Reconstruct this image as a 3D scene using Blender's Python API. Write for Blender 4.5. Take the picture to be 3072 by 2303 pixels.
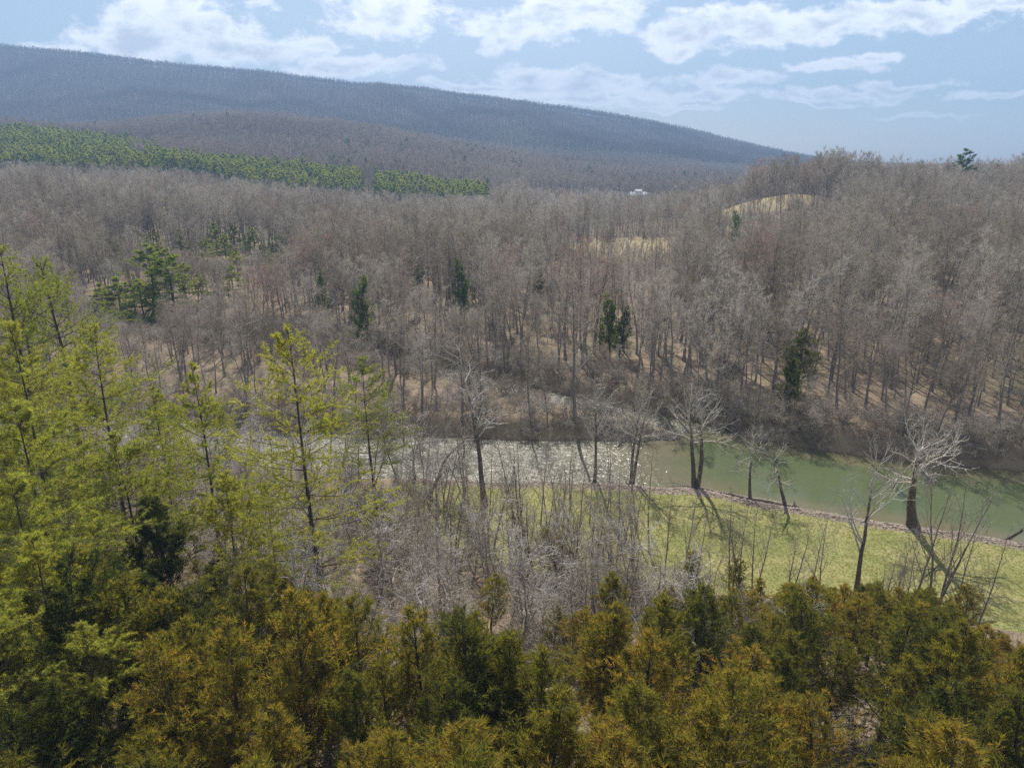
import bpy, math, random
import numpy as np
from math import radians, sin, cos, pi

scene = bpy.context.scene
for _o in list(bpy.data.objects):
    bpy.data.objects.remove(_o, do_unlink=True)
COL = scene.collection

# ---------------------------------------------------------------- camera
cam_d = bpy.data.cameras.new('camera'); cam = bpy.data.objects.new('camera', cam_d); COL.objects.link(cam)
cam.location = (0, 0, 45.0); cam.rotation_euler = (radians(90 - 17.7), 0, 0)
cam_d.sensor_width = 36.0; cam_d.lens = 24.0; cam_d.clip_start = 0.5; cam_d.clip_end = 20000
scene.camera = cam

# ---------------------------------------------------------------- light, exposure
SUN_EL, SUN_AZ = radians(46), radians(-5)             # azimuth from +Y towards +X
sun_vec = (sin(SUN_AZ) * cos(SUN_EL), cos(SUN_AZ) * cos(SUN_EL), sin(SUN_EL))
sun_d = bpy.data.lights.new('sun', 'SUN'); sun = bpy.data.objects.new('sun', sun_d); COL.objects.link(sun)
sun_d.energy = 5.0; sun_d.angle = radians(0.5); sun_d.color = (1.0, 0.95, 0.87)
sun.rotation_euler = (radians(90) - SUN_EL, 0, pi - SUN_AZ)
sun.location = (0, 0, 900)
vs = scene.view_settings
vs.view_transform = 'Standard'; vs.look = 'None'; vs.gamma = 1.0; vs.use_curve_mapping = False
vs.exposure = 0.72
cy = scene.cycles
cy.max_bounces = 4; cy.diffuse_bounces = 2; cy.glossy_bounces = 2; cy.transmission_bounces = 3
cy.volume_bounces = 0; cy.transparent_max_bounces = 4
cy.caustics_reflective = False; cy.caustics_refractive = False
cy.sample_clamp_indirect = 4.0; cy.use_denoising = False

# ---------------------------------------------------------------- node helpers
class NT:
    def __init__(s, tree): s.t = tree; s.n = tree.nodes; s.l = tree.links
    def new(s, kind, ins=None, **props):
        nd = s.n.new(kind)
        for k, v in props.items(): setattr(nd, k, v)
        for k, v in (ins or {}).items(): s.put(nd.inputs[k], v)
        return nd
    def put(s, sock, v):
        if isinstance(v, bpy.types.NodeSocket): s.l.new(v, sock)
        else: sock.default_value = v
    def math(s, op, a, b=0.0, c=0.0, clamp=False):
        nd = s.n.new('ShaderNodeMath'); nd.operation = op; nd.use_clamp = clamp
        for i, v in enumerate((a, b, c)): s.put(nd.inputs[i], v)
        return nd.outputs[0]
    def vec(s, op, a, b=(0, 0, 0)):
        nd = s.n.new('ShaderNodeVectorMath'); nd.operation = op
        s.put(nd.inputs[0], a); s.put(nd.inputs[1], b)
        return nd.outputs['Value'] if op in ('LENGTH', 'DOT_PRODUCT') else nd.outputs[0]
    def mix(s, f, a, b):
        nd = s.n.new('ShaderNodeMix'); nd.data_type = 'RGBA'
        s.put(nd.inputs[0], f)
        for i, v in ((6, a), (7, b)):
            s.put(nd.inputs[i], v if isinstance(v, bpy.types.NodeSocket) else (*v, 1.0))
        return nd.outputs[2]
    def step(s, v, a, b, lo=0.0, hi=1.0):
        nd = s.n.new('ShaderNodeMapRange'); nd.interpolation_type = 'SMOOTHSTEP'
        s.put(nd.inputs[0], v); nd.inputs[1].default_value = a; nd.inputs[2].default_value = b
        nd.inputs[3].default_value = lo; nd.inputs[4].default_value = hi
        return nd.outputs[0]
    def noise(s, v, scale, detail=4.0, rough=0.55, dist=0.0):
        nd = s.n.new('ShaderNodeTexNoise'); s.put(nd.inputs['Vector'], v)
        nd.inputs['Scale'].default_value = scale; nd.inputs['Detail'].default_value = detail
        nd.inputs['Roughness'].default_value = rough; nd.inputs['Distortion'].default_value = dist
        return nd.outputs[0]
    def attr(s, name, kind='GEOMETRY'):
        nd = s.n.new('ShaderNodeAttribute'); nd.attribute_name = name; nd.attribute_type = kind
        return nd.outputs['Fac']

# ---------------------------------------------------------------- sky with fair-weather clouds
world = bpy.data.worlds.new('World'); scene.world = world; world.use_nodes = True
w = NT(world.node_tree); w.n.clear()
sky = w.new('ShaderNodeTexSky', sky_type='NISHITA', sun_disc=False, sun_elevation=SUN_EL, sun_rotation=SUN_AZ,
            altitude=600.0, air_density=1.0, dust_density=1.6, ozone_density=1.0)
tc = w.new('ShaderNodeTexCoord')
sep = w.new('ShaderNodeSeparateXYZ', {0: tc.outputs['Generated']})
dx, dy, dz = sep.outputs
# clouds lie on a level sheet: horizontal position = direction / height
h = w.math('MAXIMUM', w.math('ADD', dz, 0.05), 0.02)
px = w.math('DIVIDE', dx, h); py = w.math('DIVIDE', dy, h)
plane = w.new('ShaderNodeCombineXYZ', {0: px, 1: py, 2: 0.0}).outputs[0]
# bearing / height coordinates for the individual clouds ahead
ya = w.math('MAXIMUM', dy, 0.02)
uu = w.math('DIVIDE', dx, ya); vv = w.math('DIVIDE', dz, ya)
uv = w.new('ShaderNodeCombineXYZ', {0: uu, 1: vv, 2: 0.0}).outputs[0]
wob = w.noise(uv, 9.0, 3.0, 0.6)
wob2 = w.noise(w.vec('ADD', uv, (7.3, 2.1, 0.0)), 9.0, 3.0, 0.6)
uvw = w.new('ShaderNodeCombineXYZ', {0: w.math('ADD', uu, w.math('MULTIPLY_ADD', wob, 0.14, -0.07)),
                                     1: w.math('ADD', vv, w.math('MULTIPLY_ADD', wob2, 0.05, -0.025)), 2: 0.0}).outputs[0]
CLOUDS = [  # bearing, height, half width, half height
    (-.43, .172, .105, .040), (-.50, .155, .11, .022), (-.39, .148, .16, .018), (-.45, .205, .06, .02), (-.60, .149, .06, .010),
    (-.16, .196, .062, .034), (-.20, .222, .09, .014), (-.255, .152, .042, .010), (-.215, .128, .085, .014), (-.255, .122, .06, .008),
    (-.005, .172, .075, .018), (.04, .186, .09, .020), (.105, .195, .075, .020), (-.01, .155, .04, .012),
    (.03, .112, .07, .014), (.065, .098, .13, .013), (.125, .110, .06, .010), (-.03, .100, .09, .007), (.13, .083, .12, .008),
    (.245, .170, .06, .024), (.31, .176, .10, .020), (.40, .182, .12, .020), (.52, .190, .12, .017), (.64, .202, .10, .012), (.23, .150, .03, .012),
    (.30, .112, .065, .012), (.26, .089, .11, .009), (.22, .075, .07, .005), (.42, .128, .055, .008), (.47, .136, .03, .006),
    (.475, .094, .09, .008), (.53, .104, .07, .006), (.43, .082, .05, .004), (.66, .090, .085, .006), (.56, .068, .06, .003),
    (.30, .222, .06, .012), (.43, .222, .07, .012), (.02, .226, .05, .008), (.16, .224, .06, .010)]
field = None
for cx, cz, rx, rz in CLOUDS:
    d = w.vec('LENGTH', w.vec('MULTIPLY', w.vec('SUBTRACT', uvw, (cx, cz, 0)), (1 / rx, 1 / rz, 0)))
    v = w.math('SUBTRACT', 1.32, d)
    if field is None: field = v
    else:
        sm = w.n.new('ShaderNodeMath'); sm.operation = 'SMOOTH_MAX'
        w.put(sm.inputs[0], field); w.put(sm.inputs[1], v); sm.inputs[2].default_value = 0.25
        field = sm.outputs[0]
field = w.math('MAXIMUM', field, -1.0)
# the same kind of cloud cover over the rest of the sky
big = w.noise(plane, 0.33, 5.0, 0.5)
rest = w.math('MULTIPLY_ADD', big, 7.0, -3.9)
ahead = w.math('MULTIPLY', w.math('MULTIPLY', w.step(w.math('ABSOLUTE', uu), 0.74, 0.95, 1, 0), w.step(vv, .235, .30, 1, 0)), w.step(dy, 0.05, 0.15))
base = w.math('ADD', w.math('MULTIPLY', field, ahead), w.math('MULTIPLY', rest, w.math('SUBTRACT', 1.0, ahead)))
fluff = w.noise(w.vec('MULTIPLY', uv, (1.0, 1.7, 1.0)), 17.0, 9.0, 0.63, 0.15)
fine = w.noise(plane, 1.3, 6.0, 0.6)
tex = w.math('ADD', w.math('MULTIPLY', fluff, ahead), w.math('MULTIPLY', fine, w.math('SUBTRACT', 1.0, ahead)))
dens = w.math('ADD', base, w.math('MULTIPLY_ADD', tex, 3.2, -1.72))
cover = w.math('MULTIPLY', w.step(dens, -0.16, 0.55), w.step(dz, 0.02, 0.10))
core = w.step(w.math('ADD', dens, w.math('MULTIPLY_ADD', w.noise(w.vec('MULTIPLY', uv, (1, 2, 1)), 13.0, 4.0), 3.4, -1.9)), 0.10, 1.45)
ccol = w.mix(core, (0.86, 0.86, 0.85), (0.48, 0.505, 0.535))
bg_sky = w.new('ShaderNodeBackground', {0: sky.outputs[0], 1: 0.070})
bg_cl = w.new('ShaderNodeBackground', {0: ccol, 1: 1.15})
mixs = w.new('ShaderNodeMixShader', {0: w.math('MULTIPLY', cover, 0.93), 1: bg_sky.outputs[0], 2: bg_cl.outputs[0]})
w.new('ShaderNodeOutputWorld', {0: mixs.outputs[0]})
world.cycles.sampling_method = 'MANUAL'; world.cycles.sample_map_resolution = 512

# ---------------------------------------------------------------- terrain functions (metres; river level z = 0)
def smooth(t, a=0.0, b=1.0):
    t = np.clip((np.asarray(t, float) - a) / (b - a), 0, 1)
    return t * t * (3 - 2 * t)

def vnoise(x, y, seed=0):
    xi = np.floor(x).astype(np.int64); yi = np.floor(y).astype(np.int64)
    fx = x - xi; fy = y - yi
    fx = fx * fx * (3 - 2 * fx); fy = fy * fy * (3 - 2 * fy)
    def hsh(a, b):
        n = (a * 374761393 + b * 668265263 + seed * 1442695041) & 0x7fffffff
        n = ((n ^ (n >> 13)) * 1274126177) & 0x7fffffff
        return ((n ^ (n >> 16)) & 0xffff) / 65535.0
    a = hsh(xi, yi); b = hsh(xi + 1, yi); c = hsh(xi, yi + 1); d = hsh(xi + 1, yi + 1)
    return (a + (b - a) * fx) * (1 - fy) + (c + (d - c) * fx) * fy

def fbm(x, y, seed=0, octaves=4):
    s = 0; amp = 0.5; t = 0
    for k in range(octaves):
        s = s + amp * vnoise(x * 2 ** k, y * 2 ** k, seed + k * 17); t += amp; amp *= 0.5
    return s / t - 0.5

# valley, hills and ridge: heights along fans of bearing (x / y) and forward distance y
_AZ = np.array([-1.0, -.714, -.50, -.353, -.198, -.03, .125, .2545, .377, .513, .7145, 1.0])
_YS = np.array([100, 180, 250, 300, 350, 400, 450, 550, 640, 740, 900, 1200, 1500, 1900, 2500, 3500, 5200], float)
_ZT = np.array([
    [3, 5, 10, 17, 25, 30, 34, 34, 44, 62, 92, 72, 90, 230, 455, 250, 60],
    [3, 4, 8, 14, 19, 23, 25, 27, 44, 62, 86, 76, 85, 215, 438, 240, 60],
    [3, 3, 6, 10, 15, 20, 23, 24, 41, 51, 62, 104, 95, 190, 388, 220, 60],
    [3, 3, 5, 7, 10, 12, 13, 16, 28, 40, 54, 124, 95, 175, 348, 200, 50],
    [3, 3, 4, 4, 4, 4, 4, 7, 16, 28, 46, 106, 85, 160, 310, 180, 50],
    [3, 3, 4, 4, 4, 4, 4, 6, 12, 22, 32, 60, 55, 140, 268, 150, 40],
    [3, 3, 4, 4, 4, 4, 5, 5, 6, 10, 14, 36, 36, 110, 212, 120, 40],
    [3, 3, 4, 5, 8, 9, 10, 9, 8, 11, 14, 18, 24, 80, 160, 90, 40],
    [3, 5, 7, 11, 26, 38, 31, 19, 15, 13, 13, 13, 18, 35, 66, 50, 30],
    [3, 8, 13, 17, 20, 23, 22, 18, 15, 14, 13, 14, 16, 20, 30, 30, 25],
    [3, 8, 13, 17, 20, 23, 24, 20, 18, 17, 16, 16, 16, 20, 26, 28, 25],
    [3, 8, 14, 18, 21, 24, 26, 24, 22, 20, 18, 18, 18, 20, 26, 28, 25]], float)
_az_f = np.linspace(-1.0, 1.0, 161)
_y_f = np.concatenate([np.arange(100, 1000, 10), np.arange(1000, 5201, 40)]).astype(float)
_tab = np.array([np.interp(_y_f, _YS, row) for row in _ZT])
_tab = np.array([np.interp(_az_f, _AZ, _tab[:, j]) for j in range(len(_y_f))])
def _soft(t, ax, r):
    k = np.exp(-0.5 * (np.arange(-3 * r, 3 * r + 1) / r) ** 2); k /= k.sum()
    p = [(0, 0), (0, 0)]; p[ax] = (3 * r, 3 * r)
    q = np.pad(t, p, mode='edge')
    return np.apply_along_axis(lambda v: np.convolve(v, k, 'valid'), ax, q)
_tab = _soft(_soft(_tab, 0, 2), 1, 4)          # [y, az]

def valley(x, y):
    yy = np.clip(y, 100, 5199)
    az = np.clip(x / yy, -1, 1)
    fa = (az + 1) / 2 * 160; ia = np.clip(fa.astype(int), 0, 159); fa = fa - ia
    fy = np.interp(yy, _y_f, np.arange(len(_y_f))); iy = np.clip(fy.astype(int), 0, len(_y_f) - 2); fy = fy - iy
    return ((_tab[iy, ia] * (1 - fa) + _tab[iy, ia + 1] * fa) * (1 - fy)
            + (_tab[iy + 1, ia] * (1 - fa) + _tab[iy + 1, ia + 1] * fa) * fy)

_NEARX = [-220, -120, -80, -40, -12, 5, 24, 43, 63, 90, 140, 220]
_NEARY = [150, 118, 104, 96, 92.5, 92, 90, 81.5, 74.5, 62, 36, -10]
_FARX = [-220, -120, -80, -45, -14, 10, 22, 28, 33, 38, 49, 62, 78, 110, 160, 240]
_FARY = [172, 136, 122, 113, 110, 108.5, 108, 109, 114, 110, 104.5, 100, 96, 84, 60, 12]
_CH = np.array([(-150, 210), (-90, 182), (-44, 162), (-15, 147.5), (-2, 137), (9, 128.5), (20, 121), (30, 115.5), (36, 110)], float)
def bank_near(x): return np.interp(x, _NEARX, _NEARY) + 2.6 * fbm(x / 7.0, x * 0 + 3.3, 5)
def bank_far(x): return np.interp(x, _FARX, _FARY) + 2.4 * fbm(x / 7.0, x * 0 + 8.1, 6)
def seg_dist(x, y, P):
    d = np.full(np.shape(x), 1e9)
    for (ax, ay), (bx, by) in zip(P[:-1], P[1:]):
        vx, vy = bx - ax, by - ay
        t = np.clip(((x - ax) * vx + (y - ay) * vy) / (vx * vx + vy * vy), 0, 1)
        d = np.minimum(d, np.hypot(x - ax - t * vx, y - ay - t * vy))
    return d
def wet(x, y):
    """positive inside the water, metres from the waterline"""
    a = np.minimum((y - bank_near(x)) * 0.9, (bank_far(x) - y) * 0.9)
    b = 4.3 + 1.2 * fbm(x / 12.0, y / 12.0, 9) - seg_dist(x, y, _CH)
    return np.maximum(a, b)
_FOOTX = [-400, -200, -100, -60, -40, -20, 0, 20, 37, 50, 65, 90, 150, 400]
_FOOTY = [190, 128, 100, 93, 88, 76, 66, 62, 60.5, 55, 46, 30, -5, -120]
def foot(x): return np.interp(x, _FOOTX, _FOOTY)
def ground(x, y):
    x = np.asarray(x, float); y = np.asarray(y, float)
    d = foot(x) - y                                  # metres up the near slope
    e = 0.5 * (d + np.sqrt(d * d + 36.0))
    near = 1.5 + 0.34 * e - 0.0011 * np.clip(e, 0, 140) ** 2 + 1.6 * fbm(x / 17.0, y / 17.0, 21) * smooth(d, 0, 15)
    far = valley(x, y)
    far = far + (fbm(x / 60.0, y / 60.0, 31) * 5.0) * smooth(y, 150, 320)
    spur = np.abs(fbm((x + 0.25 * y) / 420.0, y / 900.0, 41, 5)) * 2
    far = far - spur * 95 * smooth(y, 1500, 1900) * smooth(2600 - y, 0, 450) * smooth(far, 30, 220)
    far = far + fbm(x / 300.0, y / 300.0, 44) * 16 * smooth(y, 700, 1200)
    w = smooth(y - 0.5 * (bank_near(x) + bank_far(x)), -4, 4)
    z = near * (1 - w) + far * w
    z = z + 0.35 * fbm(x / 5.0, y / 5.0, 51) * smooth(y, 112, 140)
    s = wet(x, y)
    lev = np.where(y > 0.5 * (bank_near(x) + bank_far(x)), 3.2, 1.5)
    prof = -1.6 + (lev + 1.6) * smooth(-s, -2.2, np.where(lev > 2, 4.5, 2.4))
    k = smooth(-s, 1.0, 8.0)
    return np.minimum(z, prof) * (1 - k) + z * k
# ---------------------------------------------------------------- end terrain
# ---------------------------------------------------------------- materials
def mat(name):
    m = bpy.data.materials.new(name); m.use_nodes = True
    t = NT(m.node_tree); t.n.clear()
    out = t.new('ShaderNodeOutputMaterial')
    return m, t, out
def principled(t, out, col, rough=0.9, spec=0.3, normal=None, **kw):
    p = t.new('ShaderNodeBsdfPrincipled')
    t.put(p.inputs['Base Color'], col if isinstance(col, bpy.types.NodeSocket) else (*col, 1))
    t.put(p.inputs['Roughness'], rough); t.put(p.inputs['Specular IOR Level'], spec)
    for k, v in kw.items(): t.put(p.inputs[k], v)
    if normal is not None: t.l.new(normal, p.inputs['Normal'])
    t.l.new(p.outputs[0], out.inputs[0]); return p
def bump(t, hgt, strength, dist):
    return t.new('ShaderNodeBump', {'Height': hgt, 'Strength': strength, 'Distance': dist}).outputs[0]
def foliage(t, out, col, trans, share):
    d = t.new('ShaderNodeBsdfDiffuse', {0: col}); tr = t.new('ShaderNodeBsdfTranslucent', {0: trans})
    m = t.new('ShaderNodeMixShader', {0: share, 1: d.outputs[0], 2: tr.outputs[0]})
    t.l.new(m.outputs[0], out.inputs[0])

def m_bark(name, dark, light, tone_col=None):
    m, t, out = mat(name)
    pos = t.new('ShaderNodeTexCoord').outputs['Object']
    n = t.noise(t.vec('MULTIPLY', pos, (3, 3, 0.7)), 2.5, 5.0, 0.65)
    c = t.mix(t.step(n, 0.35, 0.68), dark, light)
    if tone_col: c = t.mix(t.math('MULTIPLY', t.attr('tone', 'INSTANCER'), 0.8), c, tone_col)
    principled(t, out, c, 0.9, 0.15, bump(t, n, 0.6, 0.03))
    return m
def m_twig(name, stops):
    m, t, out = mat(name)
    r = t.new('ShaderNodeValToRGB', {0: t.attr('tone', 'INSTANCER')})
    cr = r.color_ramp
    while len(cr.elements) < len(stops): cr.elements.new(0.5)
    for e, (p_, c) in zip(cr.elements, stops): e.position = p_; e.color = (*c, 1)
    v = t.math('MULTIPLY_ADD', t.attr('tint'), 0.7, 0.65)
    c = t.vec('MULTIPLY', r.outputs[0], t.new('ShaderNodeCombineXYZ', {0: v, 1: v, 2: v}).outputs[0])
    foliage(t, out, c, c, 0.30)
    return m
def m_leaf(name, tone_stops, tint_amount, trans_gain, share, accent=None):
    m, t, out = mat(name)
    r = t.new('ShaderNodeValToRGB', {0: t.math('ADD', t.attr('tone', 'INSTANCER'), t.math('MULTIPLY_ADD', t.attr('tint'), tint_amount, -tint_amount / 2))})
    cr = r.color_ramp
    while len(cr.elements) < len(tone_stops): cr.elements.new(0.5)
    for e, (p_, c) in zip(cr.elements, tone_stops): e.position = p_; e.color = (*c, 1)
    c = r.outputs[0]
    if accent: c = t.mix(t.step(t.attr('tint'), accent[0], 1.0, 0, accent[2]), c, accent[1])
    g = t.vec('MULTIPLY', c, trans_gain)
    foliage(t, out, c, g, share)
    return m

M = {}
M['bark'] = m_bark('grey_bark', (0.12, 0.098, 0.082), (0.27, 0.235, 0.205), (0.29, 0.265, 0.245))
M['pine_bark'] = m_bark('pine_bark', (0.045, 0.036, 0.03), (0.12, 0.10, 0.085))
M['twig'] = m_twig('bare_twigs', [(0.0, (0.27, 0.225, 0.175)), (0.3, (0.36, 0.315, 0.25)), (0.68, (0.47, 0.425, 0.36)), (0.86, (0.60, 0.565, 0.52)), (0.93, (0.42, 0.28, 0.22)), (1.0, (0.60, 0.57, 0.54))])
M['far_twig'] = m_twig('far_shaded_twigs', [(0.0, (0.11, 0.092, 0.08)), (0.4, (0.24, 0.205, 0.175)), (0.9, (0.38, 0.325, 0.28))])  # darker than the near twigs: shade of slopes turned from the sun, in colour
M['grass'] = m_leaf('grass_blades', [(0.0, (0.17, 0.22, 0.05)), (0.5, (0.27, 0.28, 0.085)), (1.0, (0.38, 0.33, 0.15))], .3, (1.3, 1.3, .9), .45)
M['needles'] = m_leaf('pine_needles', [(0.0, (0.05, 0.085, 0.045)), (0.35, (0.135, 0.18, 0.06)), (0.7, (0.25, 0.275, 0.075)), (1.0, (0.40, 0.365, 0.075))],
                      0.34, (1.6, 1.6, 0.8), 0.52, (0.93, (0.36, 0.27, 0.02), 0.8))
M['cedar'] = m_leaf('cedar_sprays', [(0.0, (0.045, 0.062, 0.026)), (0.3, (0.13, 0.14, 0.032)), (0.6, (0.22, 0.195, 0.04)), (0.82, (0.31, 0.215, 0.05)), (1.0, (0.40, 0.225, 0.06))],
                    0.62, (1.6, 1.5, 0.8), 0.48)
def m_sycamore():
    m, t, out = mat('sycamore_bark')
    pos = t.new('ShaderNodeTexCoord').outputs['Object']
    n = t.noise(pos, 1.6, 5.0, 0.6)
    a = t.math('ADD', t.attr('tint'), t.math('MULTIPLY_ADD', n, 0.9, -0.45))
    c = t.mix(t.step(a, 0.42, 0.68), t.mix(t.step(t.noise(pos, 6.0), .4, .65), (0.07, 0.055, 0.042), (0.17, 0.14, 0.115)), (0.50, 0.46, 0.40))
    principled(t, out, c, 0.85, 0.2, bump(t, n, 0.5, 0.03))
    return m
M['sycamore'] = m_sycamore()
def m_ground():
    m, t, out = mat('ground_cover')
    pos = t.new('ShaderNodeNewGeometry').outputs['Position']
    n1 = t.noise(pos, 0.035, 5.0, 0.6); n2 = t.noise(pos, 0.35, 6.0, 0.65); n3 = t.noise(pos, 3.2, 5.0, 0.7)
    litter = t.mix(t.step(n2, .32, .66), (0.115, 0.084, 0.056), (0.235, 0.175, 0.118))
    litter = t.mix(t.step(n3, .35, .75, 0, .55), litter, (0.29, 0.235, 0.165))
    litter = t.mix(t.math('MULTIPLY', t.step(n1, .46, .6), t.step(n2, .42, .62, 0, .55)), litter, (0.13, 0.135, 0.055))
    far = t.mix(t.step(t.noise(pos, 0.008, 6.0, 0.6), .38, .62), (0.10, 0.083, 0.072), (0.13, 0.108, 0.092))  # far ground darkened: shade of the distant slopes put into its colour
    far = t.mix(t.step(t.noise(pos, 0.06, 3.0, 0.7), .42, .66, 0, .6), far, (0.10, 0.082, 0.07))
    g1 = t.mix(t.step(n2, .3, .7), (0.125, 0.15, 0.04), (0.20, 0.205, 0.07))
    g1 = t.mix(t.step(t.noise(pos, 0.16, 5.0, 0.7), .40, .62, 0, .85), g1, (0.32, 0.27, 0.125))
    g1 = t.mix(t.step(n3, .3, .7, 0, .55), g1, (0.17, 0.175, 0.06))
    g1 = t.mix(t.step(t.noise(pos, 11.0, 3.0, .7), .38, .68, 0, .45), g1, (0.33, 0.31, 0.14))
    worn = t.step(t.math('ADD', t.attr('worn'), t.math('MULTIPLY_ADD', n2, .7, -.35)), .35, .75)
    g1 = t.mix(worn, g1, (0.31, 0.25, 0.125))
    straw = t.mix(t.step(n2, .3, .7), (0.27, 0.215, 0.115), (0.33, 0.27, 0.145))
    grav = t.mix(t.step(t.noise(pos, 5.0, 3.0, .6), .4, .6), (0.17, 0.135, 0.10), (0.33, 0.27, 0.215))
    nz = t.math('MULTIPLY_ADD', n2, 0.8, -0.4)
    c = t.mix(t.step(t.attr('far'), 0.2, 0.8), litter, far)
    c = t.mix(t.step(t.math('ADD', t.attr('lawn'), nz), .35, .65), c, g1)
    c = t.mix(t.step(t.math('ADD', t.attr('meadow'), t.math('MULTIPLY', nz, .6)), .35, .65), c, straw)
    c = t.mix(t.step(t.math('ADD', t.attr('gravel'), nz), .3, .6), c, grav)
    c = t.mix(t.step(t.attr('mud'), .2, .8), c, (0.07, 0.055, 0.04))
    hgt = t.math('ADD', t.math('MULTIPLY', n2, .5), t.math('MULTIPLY', n3, .25))
    principled(t, out, c, 0.95, 0.1, bump(t, hgt, 0.8, 0.22))
    return m
M['ground'] = m_ground()
def m_water():
    m, t, out = mat('river_water')
    pos = t.new('ShaderNodeNewGeometry').outputs['Position']
    st = t.vec('MULTIPLY', pos, (0.5, 1.0, 1.0))
    deep = t.step(t.math('ADD', t.attr('depth'), t.math('MULTIPLY_ADD', t.noise(t.vec('MULTIPLY', pos, (.5, 1.3, 1)), .14, 5.0, .65), 1.5, -.75)), .1, .9)
    rif = t.attr('riffle')
    c = t.mix(deep, (0.13, 0.118, 0.062), (0.085, 0.105, 0.046))
    c = t.mix(t.math('MULTIPLY', rif, 0.6), c, (0.12, 0.115, 0.085))
    foam = t.math('MULTIPLY', t.step(t.noise(st, 1.1, 5.0, .7), .60, .72), t.step(rif, .55, 1.0, 0, .55))
    c = t.mix(foam, c, (0.55, 0.55, 0.53))
    big = t.noise(st, 1.15, 3.0, .6, .4); sm = t.noise(st, 0.35, 2.0, .5); fine = t.noise(st, 3.6, 2.0, .5)
    hr = t.math('ADD', t.math('MULTIPLY', big, 0.62), t.math('MULTIPLY', fine, 0.06))
    hc = t.math('ADD', t.math('MULTIPLY', sm, 0.05), t.math('MULTIPLY', big, 0.014))
    hgt = t.math('ADD', t.math('MULTIPLY', hr, rif), hc)
    p = principled(t, out, c, t.math('MULTIPLY_ADD', rif, 0.31, 0.08), 0.5, bump(t, hgt, 1.0, 1.0))
    p.inputs['IOR'].default_value = 1.333
    return m
M['water'] = m_water()
def m_plain(name, a, b, scale, rough=.9, bs=.4, bd=.02, spec=.2):
    m, t, out = mat(name)
    pos = t.new('ShaderNodeTexCoord').outputs['Object']
    n = t.noise(pos, scale, 5.0, .6)
    principled(t, out, t.mix(t.step(n, .35, .65), a, b), rough, spec, bump(t, n, bs, bd))
    return m
def m_stone():
    m, t, out = mat('river_stone')
    pos = t.new('ShaderNodeTexCoord').outputs['Object']
    n = t.noise(pos, 6.0, 4.0, .6)
    a = t.mix(t.attr('tone', 'INSTANCER'), (0.20, 0.155, 0.12), (0.43, 0.35, 0.29))
    principled(t, out, t.mix(t.step(n, .35, .65, 0, .5), a, (0.16, 0.13, 0.11)), .9, .2)
    return m
M['stone'] = m_stone()
M['drift'] = m_plain('weathered_wood', (0.15, 0.12, 0.095), (0.33, 0.285, 0.24), 4.0, .9, .6, .03)
M['paint'] = m_plain('white_boards', (0.52, 0.53, 0.54), (0.62, 0.62, 0.61), 2.0, .7, .1, .01)
M['tin'] = m_plain('pale_tin_roof', (0.66, 0.66, 0.66), (0.78, 0.78, 0.77), 1.0, .28, .1, .01, .6)
M['brick'] = m_plain('chimney_brick', (0.20, 0.09, 0.06), (0.28, 0.13, 0.09), 3.0)
M['pane'] = m_plain('window_glass', (0.02, 0.025, 0.03), (0.03, 0.035, 0.045), 1.0, .1, 0, .01, .5)
M['door'] = m_plain('door_paint', (0.10, 0.05, 0.035), (0.13, 0.07, 0.05), 2.0, .6)
M['shed'] = m_plain('grey_boards', (0.20, 0.19, 0.18), (0.30, 0.285, 0.27), 2.0)

# ---------------------------------------------------------------- mesh helpers
def make_mesh(name, verts, faces, mats, attrs=None, face_mat=None, smooth_shade=True):
    """faces: list of integer arrays (n, k)"""
    me = bpy.data.meshes.new(name)
    verts = np.asarray(verts, np.float32)
    me.vertices.add(len(verts)); me.vertices.foreach_set('co', verts.ravel())
    faces = [np.asarray(f, np.int32) for f in faces if len(f)]
    loops = np.concatenate([f.ravel() for f in faces])
    tot = np.concatenate([np.full(len(f), f.shape[1], np.int32) for f in faces])
    start = np.concatenate([[0], np.cumsum(tot)[:-1]]).astype(np.int32)
    me.loops.add(len(loops)); me.loops.foreach_set('vertex_index', loops)
    me.polygons.add(len(tot)); me.polygons.foreach_set('loop_start', start)
    me.polygons.foreach_set('use_smooth', np.full(len(tot), smooth_shade))
    if face_mat is not None: me.polygons.foreach_set('material_index', np.asarray(face_mat, np.int32))
    for m in mats: me.materials.append(m)
    for k, v in (attrs or {}).items():
        a = me.attributes.new(k, 'FLOAT', 'POINT'); a.data.foreach_set('value', np.asarray(v, np.float32))
    me.update(calc_edges=True)
    return me

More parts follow.
